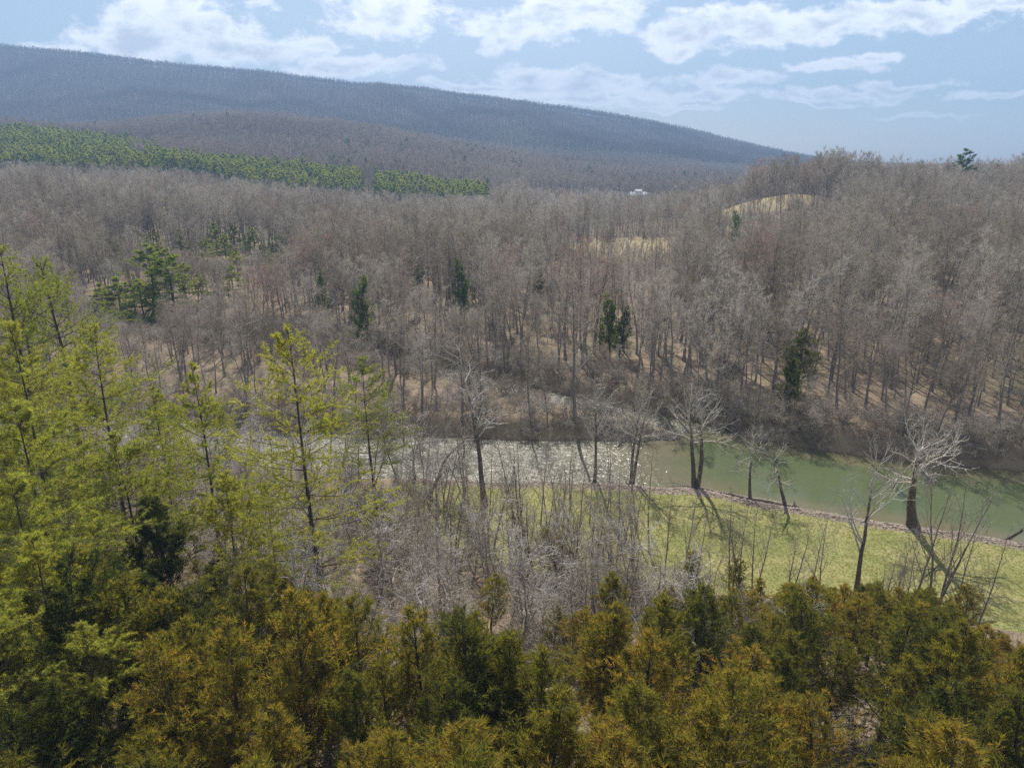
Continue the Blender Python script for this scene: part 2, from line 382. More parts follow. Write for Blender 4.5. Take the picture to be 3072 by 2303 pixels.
class Geo:
    def __init__(s): s.v = []; s.f = {3: [], 4: []}; s.a = []; s.n = 0
    def tubes(s, P, R, sides, tint):
        """P (B,n,3) polylines, R (B,n) radii, tint (B,) or (B,n)"""
        B, n, _ = P.shape
        if B == 0: return
        T = np.gradient(P, axis=1); T /= np.linalg.norm(T, axis=2, keepdims=True) + 1e-9
        ref = np.where(np.abs(T[..., 2:3]) > 0.9, np.array([1.0, 0, 0]), np.array([0, 0, 1.0]))
        ref = np.broadcast_to(np.where(np.abs(T[:, :1, 2:3]) > 0.9, np.array([1.0, 0, 0]), np.array([0, 0, 1.0])), T.shape)
        U = np.cross(T, ref); U /= np.linalg.norm(U, axis=2, keepdims=True) + 1e-9
        V = np.cross(T, U)
        a = np.arange(sides) * 2 * pi / sides
        ring = P[:, :, None, :] + R[:, :, None, None] * (np.cos(a)[None, None, :, None] * U[:, :, None, :] + np.sin(a)[None, None, :, None] * V[:, :, None, :])
        idx = s.n + np.arange(B * n * sides).reshape(B, n, sides)
        nx = np.roll(idx, -1, axis=2)
        q = np.stack([idx[:, :-1], nx[:, :-1], nx[:, 1:], idx[:, 1:]], -1).reshape(-1, 4)
        s.v.append(ring.reshape(-1, 3)); s.f[4].append(q)
        tint = np.asarray(tint, float)
        tint = tint[:, None] if tint.ndim == 1 else tint
        s.a.append(np.broadcast_to(tint[:, :, None], (B, n, sides)).ravel()); s.n += B * n * sides
    def tris(s, V, tint):
        N = len(V)
        if N == 0: return
        s.v.append(V.reshape(-1, 3)); s.f[3].append(s.n + np.arange(N * 3).reshape(N, 3))
        s.a.append(np.repeat(tint, 3)); s.n += 3 * N
    def mesh(s, name, m):
        return make_mesh(name, np.concatenate(s.v), [np.concatenate(s.f[k]) for k in (4, 3) if s.f[k]], [m], {'tint': np.concatenate(s.a)})

def unit(v): return v / (np.linalg.norm(v, axis=-1, keepdims=True) + 1e-9)
def grow(rng, start, d, length, r0, n, wander, up, tip=0.25):
    B = len(start); P = np.zeros((B, n, 3)); P[:, 0] = start; d = unit(d)
    for i in range(1, n):
        d = unit(d + rng.normal(0, wander, (B, 3)) + np.array([0, 0, up]))
        P[:, i] = P[:, i - 1] + d * (length / (n - 1))[:, None]
    R = r0[:, None] * np.linspace(1, tip, n)[None]
    return P, R
def along(P, t):
    """points and tangents at t (B,k) of polylines P (B,n,3)"""
    B, n, _ = P.shape
    f = t * (n - 1); i = np.clip(f.astype(int), 0, n - 2); f = (f - i)[..., None]
    b = np.arange(B)[:, None]
    A, C = P[b, i], P[b, i + 1]
    return A * (1 - f) + C * f, unit(C - A)
def spawn(rng, P, k, t0, t1, a0, a1, flat=0.0):
    B = len(P)
    t = t0 + (t1 - t0) * (np.arange(k)[None] + rng.random((B, k))) / k
    pos, tan = along(P, t)
    r = rng.normal(0, 1, (B, k, 3)); r[..., 2] *= (1 - flat)
    r = unit(r - (r * tan).sum(-1, keepdims=True) * tan)
    a = np.radians(a0 + (a1 - a0) * rng.random((B, k)))[..., None]
    d = np.cos(a) * tan + np.sin(a) * r
    return t.ravel(), pos.reshape(-1, 3), d.reshape(-1, 3), np.repeat(np.arange(B), k)
def slivers(rng, pos, d, length, width):
    """thin pointed blades"""
    side = unit(np.cross(d, rng.normal(0, 1, d.shape)))
    V = np.stack([pos - side * width[:, None], pos + side * width[:, None], pos + d * length[:, None]], 1)
    return V
# ---------------------------------------------------------------- plants (each returns trunk mesh, crown mesh; base at the origin)
def bare_tree_mesh(seed, H, trunk_r=0.2, fork=0.42, k1=17, ang=(28, 58), len1=0.36, k2=7, k3=6, k4=5, wander=0.10, up=0.10,
                   twig_w=0.012, twig_l=0.7, stems=1, lean=0.03, bark='bark', twig='twig', white=False, sides=7, spread=0.0, low=0.0, br=0.018):
    rng = np.random.default_rng(seed)
    S = stems
    a = rng.random(S) * 2 * pi + np.arange(S) * 2 * pi / S
    d0 = np.stack([np.cos(a) * (spread + lean), np.sin(a) * (spread + lean), np.ones(S)], 1)
    st = np.stack([np.cos(a) * 0.25 * (S > 1), np.sin(a) * 0.25 * (S > 1), np.full(S, -0.25)], 1)
    hs = H * (1 if S == 1 else rng.uniform(0.8, 1.0, S)) * np.ones(S)
    P0, R0 = grow(rng, st, d0, hs, np.full(S, trunk_r), 11, wander * 0.45, 0.03, 0.10)
    R0[:, 0] *= 1.45; R0[:, 1] *= 1.08
    g = Geo(); wt = np.linspace(0.15, 0.75, 11)[None] if white else np.full((1, 11), 0.5)
    g.tubes(P0, R0, sides, np.broadcast_to(wt, (S, 11)))
    trunk = g.mesh('trunk', M['sycamore' if white else bark])
    c = Geo(); wb = 0.95 if white else None
    t1, p1, d1, i1 = spawn(rng, P0, k1, fork, 0.99, ang[0], ang[1])
    u = (t1 - fork) / (1 - fork)
    l1 = H * len1 * (1.08 - 0.72 * u) * rng.uniform(0.65, 1.2, len(t1)) * (0.55 + 0.45 * smooth(u, -0.1, 0.25) if low == 0 else 1)
    r1 = np.clip(np.interp(t1, [0, 1], [trunk_r, trunk_r * .12]) * rng.uniform(.42, .68, len(t1)), br, None)
    P1, R1 = grow(rng, p1, d1, l1, r1, 6, wander * 1.3, up)
    t2, p2, d2, i2 = spawn(rng, P1, k2, 0.18, 0.98, 28, 60)
    l2 = l1[i2] * 0.52 * (1.1 - 0.6 * t2) * rng.uniform(.6, 1.25, len(t2)); r2 = np.clip(r1[i2] * 0.48 * (1.1 - .6 * t2), br * .6, None)
    P2, R2 = grow(rng, p2, d2, l2, r2, 5, wander * 1.4, up * 0.8)
    m1 = M['sycamore'] if white else M[twig]
    tn = lambda n: (np.full(n, wb) if white else rng.random(n))
    c.tubes(P1, R1, 4, tn(len(P1))); c.tubes(P2, R2, 3, tn(len(P2)) * (0.9 if white else 1))
    if k3:
        t3, p3, d3, i3 = spawn(rng, P2, k3, 0.15, 1.0, 25, 60)
        l3 = np.clip(l2[i3] * 0.55 * (1.1 - .5 * t3), 0.3, None) * rng.uniform(.6, 1.2, len(t3)); r3 = np.clip(r2[i3] * .5, twig_w * 0.7, None)
        P3, R3 = grow(rng, p3, d3, l3, r3, 4, wander * 1.5, up * 0.7, 0.4)
        c.tubes(P3, R3, 3, tn(len(P3)) * (0.75 if white else 1))
    else: P3 = P2
    if k4:
        t4, p4, d4, i4 = spawn(rng, P3, k4, 0.1, 1.0, 20, 60)
        d4 = unit(d4 + np.array([0, 0, 0.25]))
        c.tris(slivers(rng, p4, d4, twig_l * rng.uniform(.5, 1.3, len(p4)), np.full(len(p4), twig_w)), (np.full(len(p4), .35) if white else rng.random(len(p4))))
    crown = c.mesh('crown', m1)
    return trunk, crown

def pine_mesh(seed, H, trunk_r, base=0.18, whorl=0.62, per=5, reach=0.20, sub=7, tuft=7, needles=9, nl=0.20, nw=0.011, up=0.05, ragged=0.3, droop=0.0):
    rng = np.random.default_rng(seed)
    P0, R0 = grow(rng, np.array([[0, 0, -0.3]]), np.array([[0.02, 0.01, 1.0]]), np.array([H]), np.array([trunk_r]), 14, 0.018, 0.02, 0.08)
    g = Geo(); g.tubes(P0, R0, 7, np.full(1, .5))
    hs = np.arange(base * H, H * 0.985, whorl) + rng.uniform(-.12, .12, len(np.arange(base * H, H * 0.985, whorl)))
    hs = np.repeat(hs, per); hs = hs[rng.random(len(hs)) > 0.14]
    u = hs / H
    prof = np.interp(u, [0, base, base + .12, .5, .8, 1.0], [.5, .6, 1.0, .95, .52, .07])
    l1 = H * reach * prof * rng.uniform(1 - ragged, 1 + ragged, len(u))
    a = rng.random(len(u)) * 2 * pi
    el = np.interp(u, [0, .5, .85, 1], [-.02 - droop, .18 - droop, .65, 1.6]) + rng.normal(0, .10, len(u))
    pos, _ = along(P0, u[None]); pos = pos[0]
    d = np.stack([np.cos(a), np.sin(a), el], 1)
    r1 = np.clip(trunk_r * .26 * (1 - .75 * u), .012, None)
    P1, R1 = grow(rng, pos, d, l1, r1, 6, .07, up)
    c = Geo()
    t2, p2, d2, i2 = spawn(rng, P1, sub, .28, 1.0, 30, 62, flat=0.75)
    l2 = np.clip(l1[i2] * .42 * (1.15 - .7 * t2), .25, None) * rng.uniform(.6, 1.2, len(t2))
    P2, R2 = grow(rng, p2, d2, l2, np.full(len(p2), .009), 3, .08, up * 1.6, .5)
    g.tubes(P1, R1, 4, np.full(len(P1), .5)); g.tubes(P2, R2, 3, np.full(len(P2), .5))
    keep_ = np.clip(l1 / (.5 * l1.max()), .12, 1.0)
    def tufts(P, k, t0, own):
        t, p, dd, ii = spawn(rng, P, k, t0, 1.0, 5, 50)
        ok = rng.random(len(p)) < keep_[own[ii]]; p, dd = p[ok], dd[ok]
        return p, unit(dd + np.array([0, 0, .28]))
    pa, da = tufts(P2, tuft, .2, i2); pb, db = tufts(P1, 6, .55, np.arange(len(P1)))
    p = np.concatenate([pa, pb]); dd = np.concatenate([da, db])
    tint = rng.random(len(p))
    p = np.repeat(p, needles, 0); dd = np.repeat(dd, needles, 0)
    nd = unit(dd * .75 + rng.normal(0, .55, p.shape))
    c.tris(slivers(rng, p + nd * 0.01, nd, nl * rng.uniform(.7, 1.2, len(p)), np.full(len(p), nw)), np.repeat(tint, needles))
    return g.mesh('trunk', M['pine_bark']), c.mesh('crown', M['needles'])

def cedar_mesh(seed, H, trunk_r, k1=95, reach=0.26, sub=7, sprays=9, blades=5, bl=0.20, bw=0.016, shape=((0, .5), (.12, .9), (.3, 1.0), (.55, .74), (.8, .38), (.93, .16), (1, .02)), mat_='cedar'):
    rng = np.random.default_rng(seed)
    P0, R0 = grow(rng, np.array([[0, 0, -0.25]]), np.array([[0.03, -0.02, 1.0]]), np.array([H]), np.array([trunk_r]), 9, 0.03, 0.02, 0.1)
    g = Geo(); g.tubes(P0, R0, 6, np.full(1, .5))
    t1, p1, d1, i1 = spawn(rng, P0, k1, .10, .995, 34, 68)
    prof = np.interp(t1, [s[0] for s in shape], [s[1] for s in shape])
    l1 = H * reach * prof * rng.uniform(.4, 1.45, len(t1)) + .10
    P1, R1 = grow(rng, p1, d1, l1, np.clip(trunk_r * .3 * (1 - .7 * t1), .008, None), 5, .10, .10)
    t2, p2, d2, i2 = spawn(rng, P1, sub, .34, 1.0, 25, 60)
    l2 = np.clip(l1[i2] * .38 * (1.2 - .7 * t2), .15, None) * rng.uniform(.6, 1.3, len(t2))
    P2, R2 = grow(rng, p2, d2, l2, np.full(len(p2), .007), 3, .10, .12, .5)
    g.tubes(P1, R1, 3, np.full(len(P1), .5)); g.tubes(P2, R2, 3, np.full(len(P2), .5))
    c = Geo()
    t3, p3, d3, i3 = spawn(rng, P2, sprays, .1, 1.0, 10, 55)
    ok = rng.random(len(p3)) < np.clip(l1 / (.55 * l1.max()), .13, 1.0)[i2[i3]]; p3, d3, i3 = p3[ok], d3[ok], i3[ok]
    d3 = unit(d3 + np.array([0, 0, .3]))
    tint = np.clip(rng.random(len(P2))[i3] * .6 + rng.random(len(p3)) * .4, 0, 1)
    p = np.repeat(p3, blades, 0); dd = np.repeat(d3, blades, 0)
    nd = unit(dd + rng.normal(0, .38, p.shape))
    p = p + dd * (rng.random(len(p)) * bl * .7)[:, None]
    c.tris(slivers(rng, p, nd, bl * rng.uniform(.5, 1.1, len(p)), np.full(len(p), bw)), np.repeat(tint, blades))
    return g.mesh('trunk', M['pine_bark']), c.mesh('crown', M[mat_])

def shrub_mesh(seed, H, stems=9, twig_w=0.011, arch=0.5, k1=6, k2=5, k3=3):
    rng = np.random.default_rng(seed)
    a = rng.random(stems) * 2 * pi
    d = np.stack([np.cos(a) * arch, np.sin(a) * arch, rng.uniform(.6, 1.2, stems)], 1)
    st = np.stack([np.cos(a) * .2, np.sin(a) * .2, np.full(stems, -.15)], 1)
    P0, R0 = grow(rng, st, d, H * rng.uniform(.7, 1.2, stems), np.full(stems, .028), 6, .14, -.04, .25)
    g = Geo(); g.tubes(P0, R0, 4, rng.random(stems))
    c = Geo()
    t1, p1, d1, i1 = spawn(rng, P0, k1, .15, 1, 25, 65)
    l1 = H * .42 * rng.uniform(.5, 1.2, len(t1))
    P1, R1 = grow(rng, p1, d1, l1, np.full(len(t1), .019), 4, .16, .04, .4)
    c.tubes(P1, R1, 3, rng.random(len(P1)))
    t2, p2, d2, i2 = spawn(rng, P1, k2, .1, 1, 25, 65)
    l2 = l1[i2] * .5 * rng.uniform(.5, 1.2, len(t2))
    P2, R2 = grow(rng, p2, d2, l2, np.full(len(t2), twig_w), 3, .15, .04, .5)
    c.tubes(P2, R2, 3, rng.random(len(P2)))
    if k3:
        t3, p3, d3, i3 = spawn(rng, P2, k3, .1, 1, 20, 65)
        c.tris(slivers(rng, p3, d3, .35 * rng.uniform(.5, 1.3, len(p3)), np.full(len(p3), twig_w)), rng.random(len(p3)))
    return g.mesh('stems', M['twig']), c.mesh('twigs', M['twig'])

# ---------------------------------------------------------------- placing things
def tag(o, label, cat, group=None, kind=None):
    o['label'] = label
    if cat: o['category'] = cat
    if group: o['group'] = group
    if kind: o['kind'] = kind
    return o
def structure(name, me):
    o = bpy.data.objects.new(name, me); COL.objects.link(o); o['kind'] = 'structure'; return o
def plant(name, parts, names, x, y, H, H0, rz, tone, label, cat, group=None, tilt=(0, 0), wide=1.0, z=None):
    """an Empty at the plant's base with one mesh per part (mesh data shared between alike plants)"""
    e = bpy.data.objects.new(name, None); COL.objects.link(e); e.empty_display_size = 0.3
    s = H / H0
    e.location = (x, y, float(ground(x, y)) if z is None else z); e.rotation_mode = 'ZXY'; e.rotation_euler = (tilt[0], tilt[1], rz); e.scale = (s * wide, s * wide, s)
    tag(e, label, cat, group)
    for me, nm in zip(parts, names):
        o = bpy.data.objects.new(nm, me); COL.objects.link(o); o.parent = e; o['tone'] = float(tone)
    return e
def single(name, me, x, y, H, H0, rz, tone, label, cat, group=None):
    o = bpy.data.objects.new(name, me); COL.objects.link(o)
    s = H / H0; o.location = (x, y, float(ground(x, y))); o.rotation_euler = (0, 0, rz); o.scale = (s, s, s)
    o['tone'] = float(tone); tag(o, label, cat, group); return o
def join_meshes(name, meshes):
    vs_, fs, ats, mi, mats = [], {3: [], 4: []}, [], {3: [], 4: []}, []
    n = 0
    for k, me in enumerate(meshes):
        v = np.zeros(len(me.vertices) * 3, np.float32); me.vertices.foreach_get('co', v)
        a = np.zeros(len(me.vertices), np.float32); me.attributes['tint'].data.foreach_get('value', a)
        lt = np.zeros(len(me.polygons), np.int32); me.polygons.foreach_get('loop_total', lt)
        ls = np.zeros(len(me.polygons), np.int32); me.polygons.foreach_get('loop_start', ls)
        li = np.zeros(len(me.loops), np.int32); me.loops.foreach_get('vertex_index', li)
        for c in (3, 4):
            w_ = ls[lt == c]
            if len(w_): fs[c].append(li[w_[:, None] + np.arange(c)] + n); mi[c].append(np.full(len(w_), k))
        vs_.append(v.reshape(-1, 3)); ats.append(a); n += len(a); mats.append(me.materials[0])
    F = [np.concatenate(fs[c]) for c in (4, 3) if fs[c]]; I = np.concatenate([np.concatenate(mi[c]) for c in (4, 3) if fs[c]])
    return make_mesh(name, np.concatenate(vs_), F, mats, {'tint': np.concatenate(ats)}, I)

SOURCES = bpy.data.collections.new('sources')     # never linked: mesh holders for the uncountable masses
def stuff(name, label, cat, pts, rz, sc, idx, tone, sources, tilt=None):
    """one object: a point mesh whose geometry nodes set a mesh on every point"""
    me = bpy.data.meshes.new(name); me.vertices.add(len(pts)); me.vertices.foreach_set('co', np.asarray(pts, np.float32).ravel())
    for k, v, ty in (('rz', rz, 'FLOAT'), ('sc', sc, 'FLOAT'), ('tone', tone, 'FLOAT'), ('idx', idx, 'INT')):
        a = me.attributes.new(k, ty, 'POINT'); a.data.foreach_set('value', np.asarray(v, np.int32 if ty == 'INT' else np.float32))
    o = bpy.data.objects.new(name, me); COL.objects.link(o); tag(o, label, cat, None, 'stuff')
    ng = bpy.data.node_groups.new(name, 'GeometryNodeTree')
    ng.interface.new_socket('Geometry', in_out='INPUT', socket_type='NodeSocketGeometry')
    ng.interface.new_socket('Geometry', in_out='OUTPUT', socket_type='NodeSocketGeometry')
    N, Lk = ng.nodes, ng.links
    gi = N.new('NodeGroupInput'); go = N.new('NodeGroupOutput'); jn = N.new('GeometryNodeJoinGeometry')
    def named(nm, ty):
        a = N.new('GeometryNodeInputNamedAttribute'); a.data_type = ty; a.inputs[0].default_value = nm; return a.outputs[0]
    ix = named('idx', 'INT'); rzs = named('rz', 'FLOAT'); scs = named('sc', 'FLOAT')
    cb = N.new('ShaderNodeCombineXYZ'); Lk.new(rzs, cb.inputs[2])
    for k, src in enumerate(sources):
        so = bpy.data.objects.new(name + '_source', src); SOURCES.objects.link(so)
        oi = N.new('GeometryNodeObjectInfo'); oi.inputs[0].default_value = so
        cmpn = N.new('FunctionNodeCompare'); cmpn.data_type = 'INT'; cmpn.operation = 'EQUAL'
        ins = [q for q in cmpn.inputs if q.type == 'INT']
        Lk.new(ix, ins[0]); ins[1].default_value = k
        ip = N.new('GeometryNodeInstanceOnPoints')
        Lk.new(gi.outputs[0], ip.inputs['Points']); Lk.new(cmpn.outputs[0], ip.inputs['Selection'])
        Lk.new(oi.outputs['Geometry'], ip.inputs['Instance']); Lk.new(cb.outputs[0], ip.inputs['Rotation']); Lk.new(scs, ip.inputs['Scale'])
        Lk.new(ip.outputs[0], jn.inputs[0])
    Lk.new(jn.outputs[0], go.inputs[0])
    md = o.modifiers.new('scatter', 'NODES'); md.node_group = ng
    return o
def jitter(x0, x1, y0, y1, step, seed):
    rng = np.random.default_rng(seed)
    X, Y = np.meshgrid(np.arange(x0, x1, step), np.arange(y0, y1, step * .87))
    X = X + (np.arange(X.shape[0]) % 2)[:, None] * step / 2
    return (X + rng.uniform(-.42, .42, X.shape) * step).ravel(), (Y + rng.uniform(-.42, .42, Y.shape) * step).ravel(), rng
# ---------------------------------------------------------------- the land
def spaced(lo, hi, a, b, fine, grow_, cap):
    out = list(np.arange(a, b + 1e-6, fine)); s = fine; v = out[-1]
    while v < hi: s = min(s * grow_, cap); v += s; out.append(v)
    s = fine; v = out[0]; pre = []
    while v > lo: s = min(s * grow_, cap); v -= s; pre.append(v)
    return np.array(pre[::-1] + out)
gx = spaced(-3900, 3900, -90, 95, 0.9, 1.045, 26); gy = spaced(-150, 5000, 20, 175, 0.8, 1.04, 22)
GX, GY = np.meshgrid(gx, gy); GZ = ground(GX, GY)
mid_y = lambda x: 0.5 * (bank_near(x) + bank_far(x))
def lawn_w(x, y): return smooth(y - foot(x), -3.0, 1.0) * smooth(-wet(x, y), 2.0, 3.4) * smooth(x, -22, -9) * (y < mid_y(x))
FIELDS = [(56, 354, 27, 36), (140, 394, 24, 33), (118, 742, 70, 30), (215, 640, 40, 18), (96, 352, 20, 16)]
def meadow_w(x, y):
    m = np.zeros(np.shape(x))
    for cx, cy_, rx, ry in FIELDS: m = np.maximum(m, smooth(1.25 - np.hypot((x - cx) / rx, (y - cy_) / ry), 0.1, 0.4))
    return m
LW, MW, WT = lawn_w(GX, GY), meadow_w(GX, GY), wet(GX, GY)
near_side = GY < mid_y(GX)
attrs = {'lawn': LW, 'meadow': MW,
         'gravel': smooth(-WT, -1.0, 0.0) * smooth(-WT, 4.6, 3.0) * np.where(near_side, smooth(GX, -18, -8), smooth(np.hypot(GX - 24, GY - 111), 16, 6)),
         'worn': smooth(GX, 44, 56) * smooth(64 - GY, 0, 10) * near_side + 0.45 * smooth(fbm(GX / 14, GY / 14, 77), .05, .3),
         'far': smooth(GY, 500, 1300), 'mud': smooth(WT, -1.2, 0.3) * ~near_side + smooth(WT, -.1, .5) * near_side}
ny, nx = GX.shape
I = np.arange(nx * ny).reshape(ny, nx)
Q = np.stack([I[:-1, :-1], I[:-1, 1:], I[1:, 1:], I[1:, :-1]], -1).reshape(-1, 4)
cen = lambda A: (A[:-1, :-1] + A[1:, 1:]).ravel() / 2
cl, cm, cyy, czz = cen(LW), cen(MW), cen(GY), cen(GZ)
zone = np.zeros(len(Q), int); zone[(cyy > 1560)] = 3; zone[cm > .5] = 2; zone[cl > .5] = 1
for k, nm in enumerate(('ground', 'lawn', 'field', 'mountain')):
    q = Q[zone == k]; used, inv = np.unique(q, return_inverse=True)
    V = np.stack([GX, GY, GZ], -1).reshape(-1, 3)[used]
    me = make_mesh(nm, V, [inv.reshape(-1, 4)], [M['ground']], {a: np.broadcast_to(v, GX.shape).ravel()[used].astype(np.float32) for a, v in attrs.items()})
    o = structure(nm, me)
    o['label'] = {'ground': 'brown leaf-littered ground of the valley woods', 'lawn': 'mown green lawn along the gravel riverbank', 'field': 'straw-coloured meadows among the bare woods', 'mountain': 'long hazy blue wooded mountain ridge'}[nm]
# river
rx = np.arange(-220, 241, 1.0); ry = np.arange(-20, 221, 1.0); RX, RY = np.meshgrid(rx, ry); RW = wet(RX, RY)
I = np.arange(RX.size).reshape(RX.shape)
Q = np.stack([I[:-1, :-1], I[:-1, 1:], I[1:, 1:], I[1:, :-1]], -1).reshape(-1, 4)
Q = Q[(RW.ravel()[Q] > -2.0).any(1)]
used, inv = np.unique(Q, return_inverse=True); fx, fy = RX.ravel()[used], RY.ravel()[used]
up_ch = smooth(5.5 - seg_dist(fx, fy, _CH), 0, 2) * (fy > 112)
me = make_mesh('river', np.stack([fx, fy, np.zeros(len(fx))], 1), [inv.reshape(-1, 4)], [M['water']],
               {'depth': smooth(RW.ravel()[used], 0.3, 7) * smooth(fx, 8, 48), 'riffle': np.maximum(smooth(fx, 33, 8), up_ch * .8)})
o = structure('river', me); o['label'] = 'green river with a glittering riffle'
# ---------------------------------------------------------------- plant meshes
R = np.random.default_rng(4)
SY = {'tall': (bare_tree_mesh(101, 22, .40, .36, 18, (35, 70), .36, 7, 6, 4, .13, .05, .010, .6, white=True, br=.04), 22),
      'twin': (bare_tree_mesh(109, 18, .40, .45, 12, (30, 65), .40, 7, 6, 4, .15, .04, .010, .6, stems=2, spread=.18, white=True, br=.04), 18),
      'crook': (bare_tree_mesh(117, 10.5, .26, .34, 13, (35, 75), .44, 6, 5, 4, .26, .06, .010, .6, white=True, lean=.16, br=.035), 10.5),
      'broad': (bare_tree_mesh(125, 15.5, .62, .50, 17, (45, 85), .50, 7, 6, 5, .13, .05, .010, .6, white=True, br=.045, lean=0.0), 15.5),
      'white': (bare_tree_mesh(131, 17, .27, .24, 12, (28, 55), .44, 4, 4, 2, .10, .12, .010, .6, white=True, br=.035, lean=0.0), 17)}
BARE = [(bare_tree_mesh(200 + i, 18, .22, fork=.28 + .06 * (i % 4), k1=11 + 2 * (i % 3), ang=((24, 50), (30, 62), (35, 70))[i % 3], len1=(.34, .40, .46)[i % 3],
                        k2=6, k3=5, k4=5, wander=.10 + .02 * (i % 3), twig_w=.012, br=.03, stems=1 + (i == 6), spread=.12 * (i == 6)), 18) for i in range(8)]
MID = [bare_tree_mesh(300 + i, 18, .2, fork=.34, k1=13, ang=((25, 52), (32, 66))[i % 2], len1=(.32, .40)[i % 2], k2=5, k3=0, k4=9, twig_w=.032, twig_l=1.2, sides=5) for i in range(5)]
FAR = [bare_tree_mesh(320 + i, 17, .25, fork=.35, k1=7, ang=(25, 60), len1=.36, k2=3, k3=0, k4=8, twig_w=.075, twig_l=1.9, sides=4, twig='far_twig') for i in range(4)]
SMALL = [(bare_tree_mesh(400 + i, 8.5, .10, fork=.14, k1=10, ang=(30, 70), len1=.52, k2=5, k3=4, k4=1, wander=.21, up=.06, twig_w=.015, twig_l=.5, br=.032, stems=1 + i % 2, spread=.2 * (i % 2), low=1), 8.5) for i in range(4)]
SAP = [(bare_tree_mesh(420 + i, 12, .11, fork=.20, k1=11, ang=(20, 46), len1=.33, k2=4, k3=3, k4=2, wander=.09, up=.12, twig_w=.010, twig_l=.5, br=.022, stems=(1, 1, 2, 3)[i], spread=.12 * (i > 1), low=1), 12) for i in range(4)]
PINE = [(pine_mesh(500 + i, 20, .19, base=(.16, .24, .12, .2)[i], whorl=.9, per=6, reach=(.235, .20, .24, .23)[i], sub=10, tuft=9, needles=9, nl=.22, nw=.0105, ragged=.42), 20) for i in range(4)]
OLD = [(pine_mesh(520 + i, 27, .38, base=(.30, .42)[i], whorl=1.0, per=4, reach=.28, sub=12, tuft=11, needles=9, nl=.23, nw=.013, ragged=.5, up=.09), 27) for i in range(2)]
YOUNG = [(pine_mesh(540 + i, 11, .12, base=.08, whorl=.62, per=6, reach=.29, sub=10, tuft=8, needles=10, nl=.20, nw=.0095, ragged=.4), 11) for i in range(3)]
MIDPINE = [(pine_mesh(560 + i, 16, .2, base=.12, whorl=.9, per=5, reach=.20, sub=8, tuft=7, needles=6, nl=.42, nw=.033, ragged=.45), 16) for i in range(3)]
FARPINE = [join_meshes('pine_tree', pine_mesh(580 + i, 10, .14, base=.06, whorl=1.0, per=4, reach=.27, sub=4, tuft=3, needles=4, nl=.75, nw=.15, ragged=.3)) for i in range(4)]
CEDAR = [(cedar_mesh(600 + i, 8, .13, k1=(80, 95, 70, 85, 80)[i], reach=(.28, .22, .33, .25, .30)[i], sub=8, sprays=8, blades=5, bl=.24, bw=.0145), 8) for i in range(5)]
HEM = [(cedar_mesh(640 + i, 14, .2, k1=80, reach=.20, sub=6, sprays=6, blades=4, bl=.5, bw=.045, shape=((0, .4), (.12, 1), (.3, .95), (.7, .5), (1, .04)), mat_='needles'), 14) for i in range(2)]
SHRUB = [(shrub_mesh(700 + i, 2.8, arch=(.45, .7, .35)[i]), 2.8) for i in range(3)]
EVERGREENS = []
TC = ('trunk', 'crown'); ST = ('stems', 'twigs')
def rnd(a, b): return float(R.uniform(a, b))

# ---------------------------------------------------------------- sycamores and slim trees by the river
def sy(kind, x, y, H, rz, label, tilt=(0, 0), wide=1.0):
    (parts, H0) = SY[kind]
    return plant('sycamore_tree', parts, TC, x, y, H, H0, rz, .5, label, 'tree', 'sycamores along the river', tilt, wide)
sy('tall', -3.7, 82.5, 22.4, .3, 'tall straight sycamore with white upper limbs on the lawn by the riffle')
sy('twin', 26.6, 89.0, 18.4, 1.2, 'twin-trunked sycamore at the waterline beside the driftwood')
sy('crook', 32.9, 84.8, 10.2, 2.4, 'crooked small sycamore leaning upstream behind the long fallen log', (0, -.10))
sy('crook', 37.2, 83.2, 11.2, 4.4, 'bent small sycamore at the root end of the long fallen log', (0, -.04))
sy('broad', 50.8, 76.9, 16.3, .9, 'thick dark-trunked sycamore spreading pale limbs over the green pool', (0, -.24))
sy('crook', 60.6, 74.6, 9.5, 5.6, 'small sycamore leaning far out over the green pool', (.12, .5))
sy('tall', 12.1, 91.2, 18.6, 2.2, 'slim sycamore on the grass edge in front of the riffle', wide=.8)
sy('twin', 17.3, 90.6, 17.9, 4.0, 'upright sycamore at the downstream end of the riffle', wide=.7)
sy('white', 36.1, 61.5, 16.8, .4, 'pale smooth-limbed young sycamore standing alone at the lawn edge above the cedars', (0, -.14))
sy('crook', -11.5, 84.5, 12.5, 1.0, 'leaning forked sycamore beside the bright green pine', (.1, .12))
SAPS = [(22.9, 62, 11.5), (24.0, 62, 9.9), (25.6, 62, 10.5), (28.4, 60, 10.2), (30.5, 60, 9.2), (31.6, 60, 9.8), (38.6, 56, 14.6), (40.3, 56, 16.1), (38.3, 57, 9.0), (37.2, 57, 7.9), (42.0, 55, 11.0), (42.7, 53, 10.8),
        (1.9, 66, 15.4), (2.7, 61, 13.9), (6.2, 73, 13.7), (8.7, 64, 13.5), (11.3, 68, 14.4), (15.6, 76, 14.9), (16.1, 70, 13.2), (-9.0, 82, 10.8), (-6.6, 86, 12.6), (18.9, 62, 10.4), (16.5, 64, 11.2), (-0.3, 66, 12.6), (7.0, 66, 13.9), (35.1, 56, 7.8),
        (-2.5, 70, 14.0), (0.8, 73, 15.5), (3.6, 77, 12.5), (5.2, 62, 12.8), (10.4, 61, 12.0), (13.4, 64, 13.4), (-6.5, 66, 12.0), (-8.5, 71, 12.5), (19.5, 67, 10.5), (12.2, 79, 10.5), (7.8, 82, 11.0), (4.0, 69, 12.0), (13.2, 72, 11.0), (-4.5, 72, 11.5), (9.8, 77, 9.5)]
